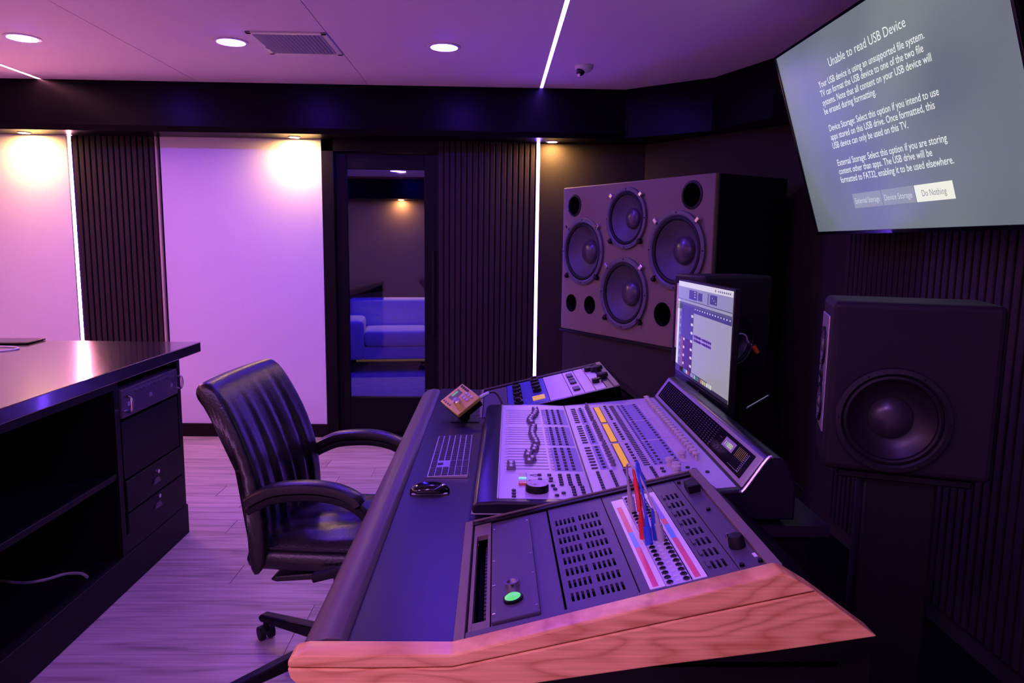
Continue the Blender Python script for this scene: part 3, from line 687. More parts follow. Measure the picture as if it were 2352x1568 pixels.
for i in range(24):
    y = slot_y(i); put('fader_slot', fs, mc, (.150, y, Z1))
    x = .098 if capx[i] < 0 else capx[i]
    c_ = put('fader_cap', fcap, mc, (x, y, Z1)); put('cap_line', ftop, c_)
    for x in (.234, .255, .276): put('channel_button', ib, mc, (x, y, Z1))
    put('solo_light', il, mc, (.2175, y, Z1)); put('solo_light', il, mc, (.085, y, Z1-.001))
for g_ in G0:
    MB().box(.222, .300, g_-.016, g_+7*STEP+.016, Z1, Z1+.0003).build('print_area', M_PRINT, mc, smooth=0)
    MB().box(.02, .345, g_-.016, g_+7*STEP+.016, .0012, .0015).build('print_area', M_PRINT, fp2, smooth=0) if False else None
# transport and jog section
jw = MB().lathe([(.030, 0), (.030, .014), (.0278, .0190), (.010, .0155), (.006, .0105), (.0001, .0100)], 36).build('jog_wheel', M_BLACK, mc, (.165, .083, Z1))
MB().lathe([(.0275, .0195), (.010, .0165), (.006, .0120), (.0001, .0118)], 32, caps=False).build('jog_dish', M_PLATE, jw)
ov = MB().lathe([(.032, 0), (.030, .0008), (.0001, .0009)], 32, Matrix.Diagonal((1.25, .85, 1, 1))).build('nav_oval', M_PAPER, mc, (.178, .150, Z1))
rb = MB().lathe([(.0058, 0), (.0055, .004), (.0001, .0048)], 14).mesh('round_button', M_BTN)
for x, y in ((.150, .150), (.176, .168), (.178, .132), (.204, .152), (.176, .205), (.203, .205), (.206, .176), (.208, .118), (.212, .092), (.232, .062), (.214, .045)): put('round_button', rb, mc, (x, y, Z1))
for c0, n in ((.232, 5), (.256, 9), (.280, 9)):
    for k in range(n): put('round_button', rb, mc, (c0+.004*(k > 4), .206-k*.0195, Z1))
for k, mm in enumerate((M_BTNLIGHT, M_BTNLIGHT, emat('cyan_button', (.25, .85, .95), .7), M_BTNLIGHT, emat('red_transport', (.55, .03, .06), .5))):
    MB().box(.118, .140, .198-k*.0195, .214-k*.0195, Z1, Z1+.006, .0015, 1).build('transport_button', mm, mc)
for k in range(3): put('round_button', rb, mc, (.105, .078-k*.022, Z1))
MB().ring([(.012, 0), (.014, 0), (.014, .001), (.012, .001)], 4, Matrix.Diagonal((1.2, .6, 1, 1))).build('print_mark', M_BTN, mc, (.165, .206, Z1))
# second section
enc = MB().lathe([(.0080, 0), (.0078, .004), (.0052, .006), (.0048, .018), (.0001, .019)], 14).mesh('encoder', mat('encoder_grey', (.16, .15, .19), .4))
kb = MB().lathe([(.005, 0), (.005, .016), (.0105, .018), (.0105, .022), (.0001, .025)], 14).mesh('gain_knob', M_KNOB)
db = MB().box(-.009, .009, -.0035, .0035, 0, .003, .0008, 1).mesh('dark_button', M_BTN)
ab = MB().box(-.005, .005, -.0040, .0040, 0, .004, .0012, 1).mesh('arc_button', M_BTN)
for i in range(24):
    y = .262+(i//8)*.262+(i % 8)*.0288
    put('dark_button', db, fp2, on2(.335, y)); put('arc_button', ab, fp2, on2(.362, y))
    put('encoder', enc, fp2, on2(.389, y+.012)); put('gain_knob', kb, fp2, on2(.620, .257+i*.0325))
    put('arc_button', ab, fp2, on2(.456, y))
for a, b_ in ((.248, .480), (.504, .726), (.752, .980)):
    fr = MB().box(-.013, .013, a-.004, b_+.004, 0, .0016, .0005, 1).build('display_bezel', M_BTN, fp2, on2(.424, 0))
    MB().box(-.0095, .0095, a, b_, .0016, .0020).build('amber_display', emat('amber_display', (.95, .36, .015), .80), fr)
    MB().box(-.012, .012, a-.004, b_+.004, 0, .0004).build('print_area', M_PRINT, fp2, on2(.362, 0), smooth=0)
    MB().box(-.045, .040, a-.004, b_+.004, 0, .0004).build('print_area', M_PRINT, fp2, on2(.545, 0), smooth=0)
    MB().box(-.017, .017, a-.002, b_+.002, 0, .0006).build('pale_plate', M_LILAC, fp2, on2(.592, 0), smooth=0)
    MB().box(-.010, .010, a-.002, b_+.002, 0, .0006).build('pale_plate', M_LILAC, fp2, on2(.442, 0), smooth=0)
SB = MB(); SP = MB()
for x, nn, w_, h_ in ((.476, 40, .0045, .0022), (.484, 40, .0045, .0022), (.504, 40, .0030, .0018)):
    for i in range(nn):
        y = .252+i*.0187; q = on2(x, y); SB.box(q[0]-w_, q[0]+w_, y-h_, y+h_, .0012, .0034)
for x, nn in ((.520, 24), (.565, 24)):
    for i in range(nn):
        y = .258+i*.0310; q = on2(x, y); SB.box(q[0]-.004, q[0]+.004, y-.0045, y+.0045, .0012, .0042)
for x, nn in ((.494, 30), (.540, 20), (.592, 18)):
    for i in range(nn):
        y = .255+i*(.75/nn); q = on2(x, y); SP.box(q[0]-.0022, q[0]+.0022, y-.0022, y+.0022, .0015, .0030)
tag(SB.build('small_buttons', M_BTN, fp2, smooth=0), kind='stuff'); tag(SP.build('small_lights', M_BTNLIGHT, fp2, smooth=0), kind='stuff')
for c0, n in ((.338, 9), (.375, 8), (.412, 7), (.450, 6), (.486, 6)):
    for k in range(n): put('dark_button', ib, fp2, on2(c0, .222-k*.0205))
    MB().box(-.007, .007, .222-(n-1)*.0205-.008, .230, 0, .0004).build('print_area', M_LILAC, fp2, on2(c0+.017, 0), smooth=0)
bkn = MB().lathe([(.010, 0), (.009, .012), (.013, .014), (.012, .022), (.0001, .024)], 18).mesh('monitor_knob', M_KNOB)
for x, y in ((.540, .230), (.548, .185), (.540, .155), (.586, .285)): put('monitor_knob', bkn, fp2, on2(x, y))
for x, y in ((.512, .205), (.512, .180), (.580, .195), (.592, .175), (.56, .125), (.62, .145), (.52, .12)): put('round_button', rb, fp2, on2(x, y))
put('console_name', text_mesh('C|24', M_BTNLIGHT, .07, .030), fp2, (.272, .112, .0018), (0, 0, R(-90)))
# meter bridge
MA = math.atan2(.0785, .054)
mbg = MB().box(0, .092, .010, LX-.010, -.002, .004, .002, 1).build('meter_bridge', mat('bridge_silver', (.30, .27, .31), .38, metal=.3), mc, (.6685, 0, .0985), (0, -MA, 0))
MB().box(.012, .082, .045, LX-.045, .004, .0052).build('meter_glass', mat('meter_glass', (.006, .006, .009), .08), mbg)
DM = MB()
for i in range(26):
    for j in range(9): DM.box(.018+j*.0070, .020+j*.0070, .34+i*.027, .352+i*.027, .0052, .0056)
tag(DM.build('meter_segments', mat('meter_dot', (.009, .009, .014), .4), mbg, smooth=0), kind='stuff')
MB().box(.045, .072, .175, .265, .0052, .0058).build('counter_display', mat('lcd_grey', (.35, .33, .40), .3), mbg)
put('counter_digits', text_mesh('11000', emat('digit_green', (.55, .85, .25), .9), .060, .020), mbg, (.050, .248, .0062), (0, 0, R(-90)))
MB().box(.020, .0205, .075, .16, .0052, .0057).box(.020, .074, .0745, .0755, .0052, .0057).build('scale_frame', M_BTNLIGHT, mbg)
for i in range(10): MB().box(.022+i*.0052, .0232+i*.0052, .082, .088, .0052, .0057).build('scale_mark', M_BTNLIGHT, mbg)
for i in range(7): MB().box(.046, .074, .092+i*.010, .094+i*.010, .0052, .0056).build('amber_bar', emat('amber_dim', (.30, .12, .02), .6), mbg)
MB().tube([(.66, -.001, .094), (.672, -.002, .100), (.722, -.002, .176), (.735, -.002, .181)], .004, 8, 4).build('end_trim', M_ALU, mc)
MB().box(.06, .0605, .285, .305, .0052, .0057).build('peak_light', emat('peak_red', (.8, .02, .04), .6), mbg)

# ================================================================== KEYBOARD, MOUSE, MONITOR CONTROLLER
kbd = thing('computer_keyboard', 'slim silver computer keyboard with dark keys on the desk', 'keyboard', (-.196, 2.056, ZD))
MB().prism([(0, 0), (0, .005), (.122, .011), (.122, 0)], 0, .452, 'y', .0015, 1).build('base', M_ALU, kbd)
kr = math.atan2(.006, .122)
kmesh = {}
def key(x, y, w_, h_):
    k = (round(w_, 4), round(h_, 4))
    if k not in kmesh: kmesh[k] = MB().box(-h_/2, h_/2, -w_/2, w_/2, 0, .0022, .0008, 1).mesh('key', M_KEY)
    put('key', kmesh[k], kbd, (x, y, .005+x*.006/.122-.0002), (0, -kr, 0))
# near end of the keyboard is its right side: y grows to the left of the typist
for r in range(6):
    x = .012+r*.0196; y = .445; n = 14 if r else 7
    ws = [.0166]*14 if r else [.020, .018, .020, .096, .020, .018, .020]
    tot = sum(ws)+.0022*(len(ws)-1); k_ = .290/tot
    for w_ in ws:
        w2_ = w_*k_; key(x, y-w2_/2, w2_-.0014, .0155); y -= w2_+.0022*k_
    for k in range(3):
        if not (r in (1, 2) and k != 1) and not (r == 2): key(x, .137-k*.0195, .0172, .0168)
    for k in range(4): key(x, .072-k*.0195+.0, .0172, .0168)
ms_ = thing('computer_mouse', 'glossy black computer mouse beside the keyboard', 'mouse', (-.176, 1.935, ZD), (0, 0, R(4)))
v_ = []; f_ = []; NA, NB_ = 24, 10
for j in range(NB_+1):
    h = j/NB_
    for i in range(NA):
        a = 2*math.pi*i/NA; cx, sy = math.cos(a), math.sin(a)
        k = math.cos(h*math.pi/2)**.45 if j < NB_ else 0.001
        ex = .72
        x = .056*math.copysign(abs(cx)**ex, cx)*k; y = .030*math.copysign(abs(sy)**ex, sy)*k
        v_.append((x, y, .004+.022*math.sin(h*math.pi/2)*(1-.25*(x/.056)**2)))
for j in range(NB_):
    for i in range(NA): f_.append((j*NA+i, j*NA+(i+1) % NA, (j+1)*NA+(i+1) % NA, (j+1)*NA+i))
MB().add(v_, f_).build('top_shell', M_BLACKGLOSS, ms_, smooth=60)
MB().box(-.050, .050, -.026, .026, 0, .006, .002, 1).build('underside', M_ALU, ms_)

gn = Vector((-.3506, -.5009, .7913)).normalized(); ga = Vector((.074, -.104, -.033)); ga = (ga-gn*ga.dot(gn)).normalized(); gb = gn.cross(ga)
if gb.dot(Vector((-.091, -.036, -.063))) < 0: gb = -gb; 
GT = Vector((-.126, 2.819, .916))
gm = Matrix.Identity(4)
gy = -gb; gx = gn.cross(gy)*1 
gx = ga
for j in range(3): gm[j][0] = ga[j]; gm[j][1] = -gb[j]; gm[j][2] = gn[j]
gm.translation = GT
flip = 1 if ga.cross(-gb).dot(gn) > 0 else -1
gc = thing('monitor_controller', 'gold monitor controller box with a big silver knob on the desk', 'controller'); gc.matrix_world = gm
def gpt(a, b, z=0): return (a*.131, -b*.113, z)
MB().box(0, .131, -.113, 0, -.016, 0, .003, 2).build('faceplate', M_GOLD, gc)
MB().box(.004, .127, -.109, -.004, -.045, -.016, .003, 2).build('housing', M_BLACK, gc)
x_, y_, _ = gpt(.23, .49)
MB().box(x_-.016, x_+.016, y_-.026, y_+.026, 0, .0012, .0004, 1).build('screen', mat('lcd_screen', (.16, .22, .13), .25), gc)
MB().box(x_-.012, x_-.002, y_-.012, y_+.018, .0012, .0016).build('readout', emat('lcd_green', (.35, .75, .25), .45), gc)
x_, y_, _ = gpt(.58, .66)
MB().lathe([(.016, 0), (.0155, .018), (.013, .020), (.0001, .0205)], 28, Mx((x_, y_, 0))).build('volume_knob', M_CHROME, gc)
for i in range(2):
    for k in range(3):
        x_, y_, _ = gpt(.50+k*.13-.02*i, .20+i*.17)
        MB().box(x_-.006, x_+.006, y_-.006, y_+.006, 0, .004, .001, 1).build('button', M_LILAC, gc)
for k in range(4):
    x_, y_, _ = gpt(.10+k*.11, .10); MB().box(x_-.004, x_+.004, y_-.005, y_+.005, 0, .003, .001, 1).build('button', M_BTN, gc)
    x_, y_, _ = gpt(.10+k*.11, .90); MB().box(x_-.003, x_+.003, y_-.003, y_+.003, 0, .002, .001, 1).build('button', M_BTN, gc)
# bent metal stand that carries the controller
wp = gm @ Vector((.0655, -.0565, -.046))
st_ = thing('controller_stand', 'black wedge stand under the gold monitor controller', 'stand', (wp.x, wp.y, ZD))
MB().box(-.05, .06, -.05, .07, 0, .004, .001, 1).cyl((0, 0, .003), (0, 0, max(.01, wp.z-ZD-.001)), .022).build('foot', M_BLACK, st_)
gcp = gm @ Vector((.100, .004, -.028))
gcab = thing('controller_cable', 'short grey cable with a silver connector behind the gold controller', 'cable', gcp)
MB().cyl((0, .002, 0), (.035, .035, .012), .008, .007).build('connector', M_ALU, gcab)
MB().tube([(.033, .034, .011), (.06, .05, .012), (.085, .045, -.02), (.10, .03, -.07)], .004).build('cord', M_CBLACK, gcab)

# ================================================================== COMPUTER MONITOR
MX_, MY0, MY1, MZ0, MZ1 = .752, 2.235, 2.925, .922, 1.338
mo = thing('computer_monitor', 'large black computer monitor showing an audio editing window', 'monitor', (MX_, (MY0+MY1)/2, MZ0))
MW, MH = MY1-MY0, MZ1-MZ0
MB().box(0, .022, -MW/2, MW/2, 0, MH, .003, 2).build('bezel', M_BLACK, mo)
MB().box(.022, .05, -MW/4, MW/4, .08, MH-.06, .012, 2).build('rear_shell', M_BLACK, mo)
MB().box(-.0006, .0, -MW/2+.004, MW/2-.004, .034, .0352).build('chin_line', M_CHROME, mo)
MB().cyl((-.0005, 0, .018), (.001, 0, .018), .006).build('chin_badge', M_ALU, mo)
sx0, sz0, SW, SH = MW/2-.008, MH-.008, MW-.016, MH-.052     # left top corner of the screen as seen (left = +y)
scr = MB().box(-.0012, 0, -SW/2, SW/2, MH-.008-SH, MH-.008).build('screen', emat('ui_grey', (.30, .29, .33), 1.0), mo)
def ui(name, s0, s1, t0, t1, m, lay=1):
    return MB().box(-.0012-.0003*lay, -.0012, sx0-s1*SW, sx0-s0*SW, sz0-t1*SH, sz0-t0*SH).build(name, m, scr, smooth=0)
U_WHITE = emat('ui_white', (.62, .60, .60), 1.0); U_MID = emat('ui_mid', (.24, .24, .34), 1.0); U_DARK = emat('ui_dark', (.012, .012, .03), 1.0)
U_NAVY = emat('ui_navy', (.035, .035, .13), 1.0); U_MAROON = emat('ui_maroon', (.035, .008, .018), 1.0); U_PURP = emat('ui_purple', (.30, .20, .55), 1.0)
U_WAVE = emat('ui_wave', (.02, .008, .07), 1.0); U_SLATE = emat('ui_slate', (.07, .08, .12), 1.0); U_RED = emat('ui_red', (.20, .06, .06), 1.0)
ui('menu_bar', 0, 1, 0, .055, U_WHITE); ui('toolbar', .0, 1, .055, .19, U_MID); ui('toolbar_line', 0, 1, .188, .194, U_DARK, 2)
ui('counter_box', .24, .40, .075, .17, U_NAVY, 2); ui('counter_box', .42, .50, .085, .165, U_NAVY, 2); ui('counter_box', .64, .76, .075, .165, U_NAVY, 2); ui('tool_bar_mark', .60, .612, .07, .18, U_NAVY, 2)
for k in range(6): ui('counter_digit', .345, .37, .085+k*.013, .092+k*.013, U_WHITE, 3) if k % 2 == 0 else ui('counter_digit', .66+.015*k, .668+.015*k, .09+.01*k, .10+.01*k, U_WHITE, 3)
ui('menu_icon', .72, .735, .02, .04, U_RED, 2)
for k in range(7): ui('menu_icon', .77+k*.03, .785+k*.03, .022, .038, U_SLATE, 2)
ui('ruler', .0, 1, .245, .305, U_NAVY, 2); ui('ruler_line', 0, 1, .22, .245, U_SLATE, 2)
for k in range(14): ui('ruler_mark', .37+k*.046, .385+k*.046, .255, .268, U_WHITE, 3)
ui('track_list', .0, .045, .20, .92, U_WHITE, 2); ui('track_strip', .05, .10, .24, .92, U_SLATE, 2)
ui('track_column', .10, .35, .30, .60, U_NAVY, 2); ui('track_column', .10, .35, .60, .98, U_MAROON, 2); ui('track_strip', .10, .15, .60, .93, U_RED, 3)
for k in range(7):
    ui('track_icon', .305, .345, .33+k*.088, .355+k*.088, U_WHITE, 3)
    if k > 2: ui('track_icon', .155, .185, .34+k*.088, .365+k*.088, U_WHITE, 3)
    ui('track_icon', .06, .09, .30+k*.085, .33+k*.085, U_MID, 3)
ui('clip', .355, .70, .515, .60, U_PURP, 2)
for c_ in (.537, .578):
    wv = MB(); top_ = []; bot_ = []
    for k in range(40):
        s_ = .358+k*.338/39; a = (.011+.005*math.sin(k*1.7)+.003*math.sin(k*5.1))*(0.25 if k in (0, 1, 2, 19, 20, 36) else 1)
        top_.append((sx0-s_*SW, sz0-(c_-a)*SH)); bot_.append((sx0-s_*SW, sz0-(c_+a)*SH))
    wv.prism(top_+bot_[::-1], -.0021, -.0012, 'x').build('waveform', U_WAVE, scr, smooth=0)
ui('dock', .0, 1, .965, 1.0, U_DARK, 2); ui('dock', .0, .66, .925, .968, U_DARK, 2)
dc = [(.03, .12, .35), (.05, .3, .6), (.55, .55, .6), (.5, .04, .03), (.03, .03, .05), (.4, .4, .45), (.2, .25, .5), (.45, .45, .5), (.05, .25, .1), (.02, .2, .3), (.3, .05, .03), (.5, .35, .2), (.6, .58, .55), (.5, .5, .2), (.6, .6, .6), (.45, .5, .55), (.6, .6, .6)]
for k, c_ in enumerate(dc): ui('dock_icon', .18+k*.033, .203+k*.033, .932, .972, emat('icon_%d' % k, c_, 1.0), 3)
MB().box(.0, .03, -.03, .03, -(MZ0-ZD)+.01, .15, .004, 1).build('stand_neck', M_BLACK, mo, (.060, 0, 0))
MB().box(-.03, .035, -.12, .12, -(MZ0-ZD), -(MZ0-ZD)+.010, .003, 1).build('stand_foot', M_BLACK, mo, (.060, 0, 0))

# ================================================================== TELEVISION
TA = math.atan2(1.531-1.28, 2.325-1.545)
TVH, TVW = .820, 1.4575
tv = thing('television', 'wall mounted television tilted down showing a USB error message', 'television', (1.28, 3.41, 2.325))
tm = Matrix.Identity(4)
acr = Vector((0, -1, 0)); dwn = Vector((math.sin(TA), 0, -math.cos(TA))); nrm = acr.cross(-dwn)
for j in range(3): tm[j][0] = acr[j]; tm[j][1] = -dwn[j]; tm[j][2] = nrm[j]
tm.translation = (1.28, 3.41, 2.325); tv.matrix_world = tm        # local x across, y up, z towards the room
MB().box(-.010, TVW+.010, -TVH-.014, .010, -.045, -.001, .004, 2).build('housing', M_BLACK, tv)
MB().box(-.010, TVW+.010, -.001, .010, -.002, .006, .001, 1).box(-.010, TVW+.010, -TVH-.014, -TVH+.001, -.002, .006, .001, 1).box(-.010, .001, -TVH-.014, .010, -.002, .006, .001, 1).box(TVW-.001, TVW+.010, -TVH-.014, .010, -.002, .006, .001, 1).build('bezel', M_BLACKGLOSS, tv)
tvm = emat('tv_screen', (.150, .185, .205), 1.0)
ntv = tvm.node_tree; bs = ntv.nodes['Principled BSDF']; bs.inputs['Roughness'].default_value = .25
tc = ntv.nodes.new('ShaderNodeTexCoord'); nz = ntv.nodes.new('ShaderNodeTexNoise'); nz.inputs['Scale'].default_value = 1.6; nz.inputs['Detail'].default_value = 1
rp = ntv.nodes.new('ShaderNodeValToRGB'); rp.color_ramp.elements[0].position = .3; rp.color_ramp.elements[0].color = (.105, .130, .165, 1); rp.color_ramp.elements[1].position = .7; rp.color_ramp.elements[1].color = (.185, .215, .225, 1)
ntv.links.new(tc.outputs['Object'], nz.inputs['Vector']); ntv.links.new(nz.outputs['Fac'], rp.inputs[0]); ntv.links.new(rp.outputs[0], bs.inputs['Emission Color'])
ts = MB().box(0, TVW, -TVH, 0, -.002, .0005).build('screen', tvm, tv, smooth=0)
T_W = emat('tv_text', (.80, .82, .80), 1.0)
lines = [('Unable to read USB Device', .454, .994, .147, .046, 0.0),
 ('Your USB device is using an unsupported file system.', .334, 1.074, .208, .036, .006), ('TV can format the USB device to one of the two file', .331, 1.056, .245, .036, .006),
 ('systems. Note that all content on your USB device will', .331, 1.086, .282, .036, .006), ('be erased during formatting.', .328, .738, .318, .036, .006),
 ('Device Storage: Select this option if you intend to use', .336, 1.086, .390, .036, .006), ('apps stored on this USB drive. Once formatted, this', .332, 1.052, .427, .036, .006),
 ('USB device can only be used on this TV.', .330, .886, .464, .036, .006), ('External Storage: Select this option if you are storing', .337, 1.077, .538, .036, .006),
 ('content other than apps. The USB drive will be', .332, .986, .574, .036, .006), ('formatted to FAT32, enabling it to be used elsewhere.', .330, 1.088, .611, .036, .006)]
for body, s0, s1, t_, h, bd in lines: put('message_line', text_mesh(body, T_W, s1-s0, h*1.05, bd), ts, (s0, -t_, .0009))
T_BTN = emat('tv_button', (.27, .29, .32), 1.0); T_BTN2 = emat('tv_button_lit', (.86, .86, .72), 1.0); T_DK = emat('tv_dark_text', (.22, .23, .24), 1.0); T_LT = emat('tv_button_text', (.62, .65, .66), 1.0)
for a, b_, body, m1, m2 in ((.397, .616, 'External Storage', T_BTN, T_LT), (.621, .836, 'Device Storage', T_BTN, T_LT), (.842, 1.058, 'Do Nothing', T_BTN2, T_DK)):
    q = MB().box(a, b_, -.725, -.664, .0005, .0010).build('option_button', m1, ts, smooth=0)
    wt_ = min((b_-a)*.86, len(body)*.0138); put('option_text', text_mesh(body, m2, wt_, .033, .0), q, ((a+b_)/2-wt_/2, -.706, .0013))
MB().box(.40, 1.05, -.55, -.25, -.10, -.045).build('wall_bracket', M_BLACK, tv)

# ================================================================== LOUDSPEAKERS
def driver(parent, name, R_, loc, rot, dome=.36, depth=.26, clamps=True, m_ring=None, bolts=8, m_cone=None, m_dome=None, hz=1.0):
    d = MB().ring([(R_*.86, -.004), (R_*.86, .012*hz), (R_*.90, .018*hz), (R_*.99, .016*hz), (R_, .010*hz), (R_, -.001)], 48).build(name, m_ring or M_RUBBER, parent, loc, rot)
    MB().ring([(R_*.87, .006*hz), (R_*.845, .013*hz), (R_*.80, .015*hz), (R_*.765, .012*hz), (R_*.75, .004*hz), (R_*.80, .002*hz)], 48).build('surround', M_RUBBER, d)
    D = R_*depth
    MB().ring([(R_*.76, .005), (R_*.6, -D*.50), (R_*.45, -D*.82), (R_*.30, -D), (R_*.30, -D-.006), (R_*.6, -D*.55-.006), (R_*.77, -.002)], 48).build('cone', m_cone or M_CONE, d)
    rd = R_*dome; hh = rd*.55
    MB().lathe([(rd*math.cos(a), -D*.92+hh*math.sin(a)+.002) for a in [R(x) for x in (0, 15, 30, 45, 60, 75)]]+[(.0001, -D*.92+hh+.002)], 36).build('dust_cap', m_dome or M_DOME, d)
    MB().lathe([(R_*.86, -.006), (R_*.5, -D-.05), (.0001, -D-.05)], 32, caps=False).build('basket', M_BLACKMATTE, d)
    bm_ = MB().lathe([(R_*.022, 0), (R_*.022, .004), (.0001, .005)], 8).mesh('bolt', M_BLACK)
    for k in range(bolts):
        a = 2*math.pi*(k+.0)/bolts; put('bolt', bm_, d, (R_*.94*math.cos(a), R_*.94*math.sin(a), .015*hz))
    if clamps:
        for k in range(4):
            a = R(45+90*k); MB().box(R_*.97, R_*1.12, -.012, .012, -.001, .026, .003, 1, Matrix.Rotation(a, 4, 'Z')).build('clamp', M_CHROME if k in (0, 1) else M_BLACK, d)
    return d
FL_ = Vector((.474, 5.10)); dx = Vector((1.17-.474, 3.88-5.10)).normalized(); SWd = 1.405
ang = math.atan2(dx.y, dx.x)
ms2 = thing('main_loudspeaker', 'huge main loudspeaker cabinet with four woofers in the far corner', 'loudspeaker', (FL_.x, FL_.y, .878), (0, 0, ang))
def loc2(X, Y):
    r = Vector((X, Y))-FL_; return (r.dot(dx), r.dot(Vector((-dx.y, dx.x))))
K1 = loc2(1.12, 5.08); K2 = loc2(.60, 5.20)
SH_ = .98
cabm = MB().prism([(0, .0305), (SWd, .0305), (SWd, .58), (K1[0], K1[1]), (K2[0], K2[1])], 0, SH_, 'z', .004, 1).build('cabinet', M_BLACK, ms2)
bafm = MB().box(0, SWd, 0, .030, 0, SH_, .006, 2).build('baffle', M_CABINET, ms2)
wof = [(.247, .545, .225), (.688, .757, .190), (1.135, .566, .228), (.684, .292, .226)]
ports = [(.134, .855, .062), (1.237, .872, .066), (.121, .188, .062), (.332, .190, .062), (1.038, .190, .072)]
k = MB()
for x, z, r in wof: k.lathe([(r*.87, -.02), (r*.87, .16)], 40, Mx((x, 0, z), (R(-90), 0, 0)))
for x, z, r in ports: k.lathe([(r, -.02), (r, .14)], 32, Mx((x, 0, z), (R(-90), 0, 0)))
cut(cabm, k); cut(bafm, k)
for i, (x, z, r) in enumerate(wof): driver(ms2, 'woofer', r, (x, 0, z), (R(90), 0, 0), .36 if i != 1 else .34, .30, m_ring=mat('woofer_ring', (.09, .08, .09), .4, spec=0.4))
for i, (x, z, r) in enumerate(ports):
    pt = MB().ring([(r*.99, -.001), (r*1.22, -.001), (r*1.20, .004), (r, .006)] if i < 2 else [(r*.985, -.03), (r*1.0, -.03), (r*1.06, .0015), (r*1.0, .002)], 32).build('port_ring', M_RUBBER if i < 2 else M_CABINET, ms2, (x, 0, z), (R(90), 0, 0))
    MB().lathe([(r*.985, -.001), (r*.985, -.138), (.0001, -.138)], 28, caps=False).build('port_tube', M_BLACKMATTE, pt)
    if i < 2:
        for q in range(6):
            a = R(60*q+30); MB().cyl((r*1.11*math.cos(a), r*1.11*math.sin(a), .003), (r*1.11*math.cos(a), r*1.11*math.sin(a), .007), .005).build('bolt', M_BLACK, pt)
pz = thing('speaker_plinth', 'tall dark plinth under the main loudspeaker in the corner', 'plinth', (FL_.x, FL_.y, 0), (0, 0, ang))
MB().prism([(.01, .012), (SWd, .012), (SWd, .56), (K1[0], K1[1]-.01), (K2[0], K2[1]-.005)], 0, .862, 'z').build('body', M_DARKWALL, pz, smooth=0)
MB().prism([(-.012, -.006), (SWd, -.006), (SWd, .57), (K1[0], K1[1]), (K2[0], K2[1])], .862, .877, 'z').build('cap', M_BLACK, pz, smooth=0)

def nearfield(loc, ang, label, side):
    t = thing('studio_monitor', label, 'loudspeaker', (*loc, .914), (0, 0, ang), group='nearfield studio monitors')
    D, W_, H = .375, .24, .427
    bx = MB().box(-D, 0, -W_/2, W_/2, 0, H, .016, 3).build('cabinet', M_NEAR, t)
    k = MB()
    for sg in (-1, 1): k.lathe([(.113, -.02), (.113, .075)], 36, Mx((-.150, sg*W_/2, .140), (R(90)*sg, 0, 0)))
    cut(bx, k)
    for sg in (-1, 1): driver(t, 'woofer', .130, (-.150, sg*W_/2, .140), (R(-90)*sg, 0, 0), .40, .20, False, mat('near_ring', (.012, .011, .013), .45, spec=0.3), 6, mat('near_cone', (.012, .010, .012), .35, spec=.4), mat('near_dome', (.028, .024, .028), .30))
    pl_ = MB().box(0, .004, -.085, .085, .085, .385, .002, 1).build('baffle_plate', M_ALU, t)
    for z, r in ((.300, .052), (.150, .052)): driver(pl_, 'midrange', r, (.004, 0, z), (0, R(90), 0), .4, .10, False, M_BLACK, 6, hz=.25)
    MB().lathe([(.028, 0), (.024, .003), (.012, .002), (.009, .006), (.0001, .008)], 24, Mx((.004, 0, .225), (0, R(90), 0))).build('tweeter', M_BLACK, pl_)
    return t
def spk_stand(loc, ang, label):
    f_ = Vector((math.cos(ang), math.sin(ang))); c_ = Vector(loc)-f_*.19
    t = thing('speaker_stand', label, 'stand', (c_.x, c_.y, 0), (0, 0, ang), group='speaker stands')
    MB().box(-.15, .15, -.10, .10, .892, .912, .003, 1).build('top_plate', M_BLACK, t)
    MB().box(-.085, .085, -.07, .07, .03, .892, .008, 2).build('column', M_BLACK, t)
    MB().box(-.20, .20, -.17, .17, 0, .03, .006, 1).build('base_plate', M_BLACK, t)
A_N = math.atan2(.34, -.94); A_F = math.atan2(-.34, -.94)
nearfield((.877, 1.863), A_N, 'black studio monitor with a side woofer in front at the right', 1)
nearfield((.878, 3.243), A_F, 'black studio monitor partly hidden behind the computer monitor', -1)
spk_stand((.877, 1.863), A_N, 'black column stand under the near studio monitor')
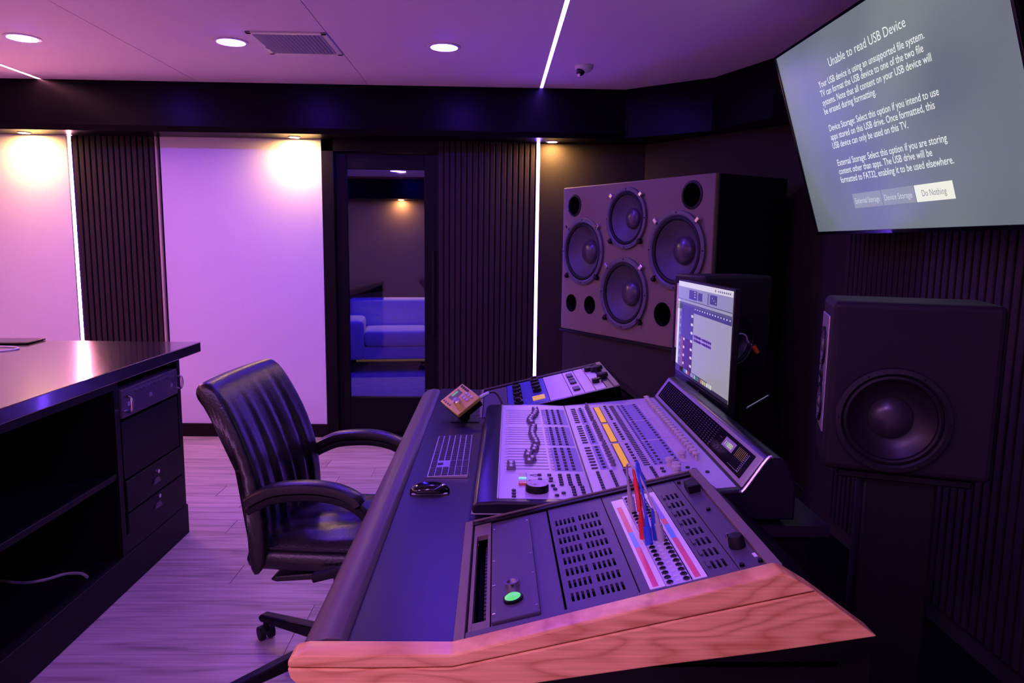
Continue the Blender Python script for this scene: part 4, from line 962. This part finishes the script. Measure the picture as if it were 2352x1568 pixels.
spk_stand((.878, 3.243), A_F, 'black column stand under the far studio monitor')

# ================================================================== CABLES AND SMALL THINGS BEHIND THE DESK
o = MB().tube([(.80, 2.10, .62), (.835, 2.04, .72), (.862, 2.0, .792), (.905, 2.0, .765), (.895, 2.02, .725), (.84, 2.05, .715), (.80, 2.08, .70)], .004).build('speaker_cable', M_CBLACK)
tag(o, 'black cable loop hanging behind the mixing console', 'cable')
rd = thing('mounting_rod', 'thin metal rod sticking out behind the computer monitor', 'rod', (.764, 2.20, .955))
MB().cyl((.045, .03, .004), (.135, .09, .032), .0035).build('rod', M_ALU, rd); MB().cyl((.135, .09, .032), (.140, .093, .034), .006).build('tip', M_BLACK, rd)
oc = thing('patch_lead', 'short cable with an orange plug hanging by the far studio monitor', 'cable', (1.128, 3.205, 1.075))
MB().tube([(-.075, -.016, .0), (-.01, 0, .004), (.012, .0, -.006), (.022, 0, -.03), (.045, 0.004, -.05)], .004).build('cord', M_CGREY, oc)
MB().cyl((.048, 0, -.052), (.070, 0, -.082), .012, .010).build('orange_plug', M_ORANGE, oc)
for k, (p, lb) in enumerate((([(.72, 1.75, .03), (.80, 1.65, .22), (.86, 1.72, .24), (1.0, 1.9, .25)], 'upper dark cable running from the desk to the near speaker stand'), ([(.72, 1.70, .03), (.82, 1.66, .15), (.90, 1.75, .17), (1.0, 1.9, .18)], 'lower dark cable running from the desk to the near speaker stand'))):
    tag(MB().tube(p, .005).build('floor_cable', M_CBLACK), lb, 'cable')
HX = MB()
pts = []
for k in range(90):
    a = k*.55; pts.append((.86+k*.0012, 1.32+.040*math.cos(a)+.0005*k, .28+.040*math.sin(a)-k*.002))
tag(MB().tube(pts, .006, 6, 2).build('coiled_cable', M_CBLACK), 'coiled black cable hanging under the near end of the desk', 'cable')
tag(MB().tube([(1.30, 1.10, .02), (1.15, 1.45, .02), (1.05, 1.60, .035), (.98, 1.66, .06)], .012).build('power_cable', M_CBLACK), 'thick power cable on the floor at the lower right', 'cable')
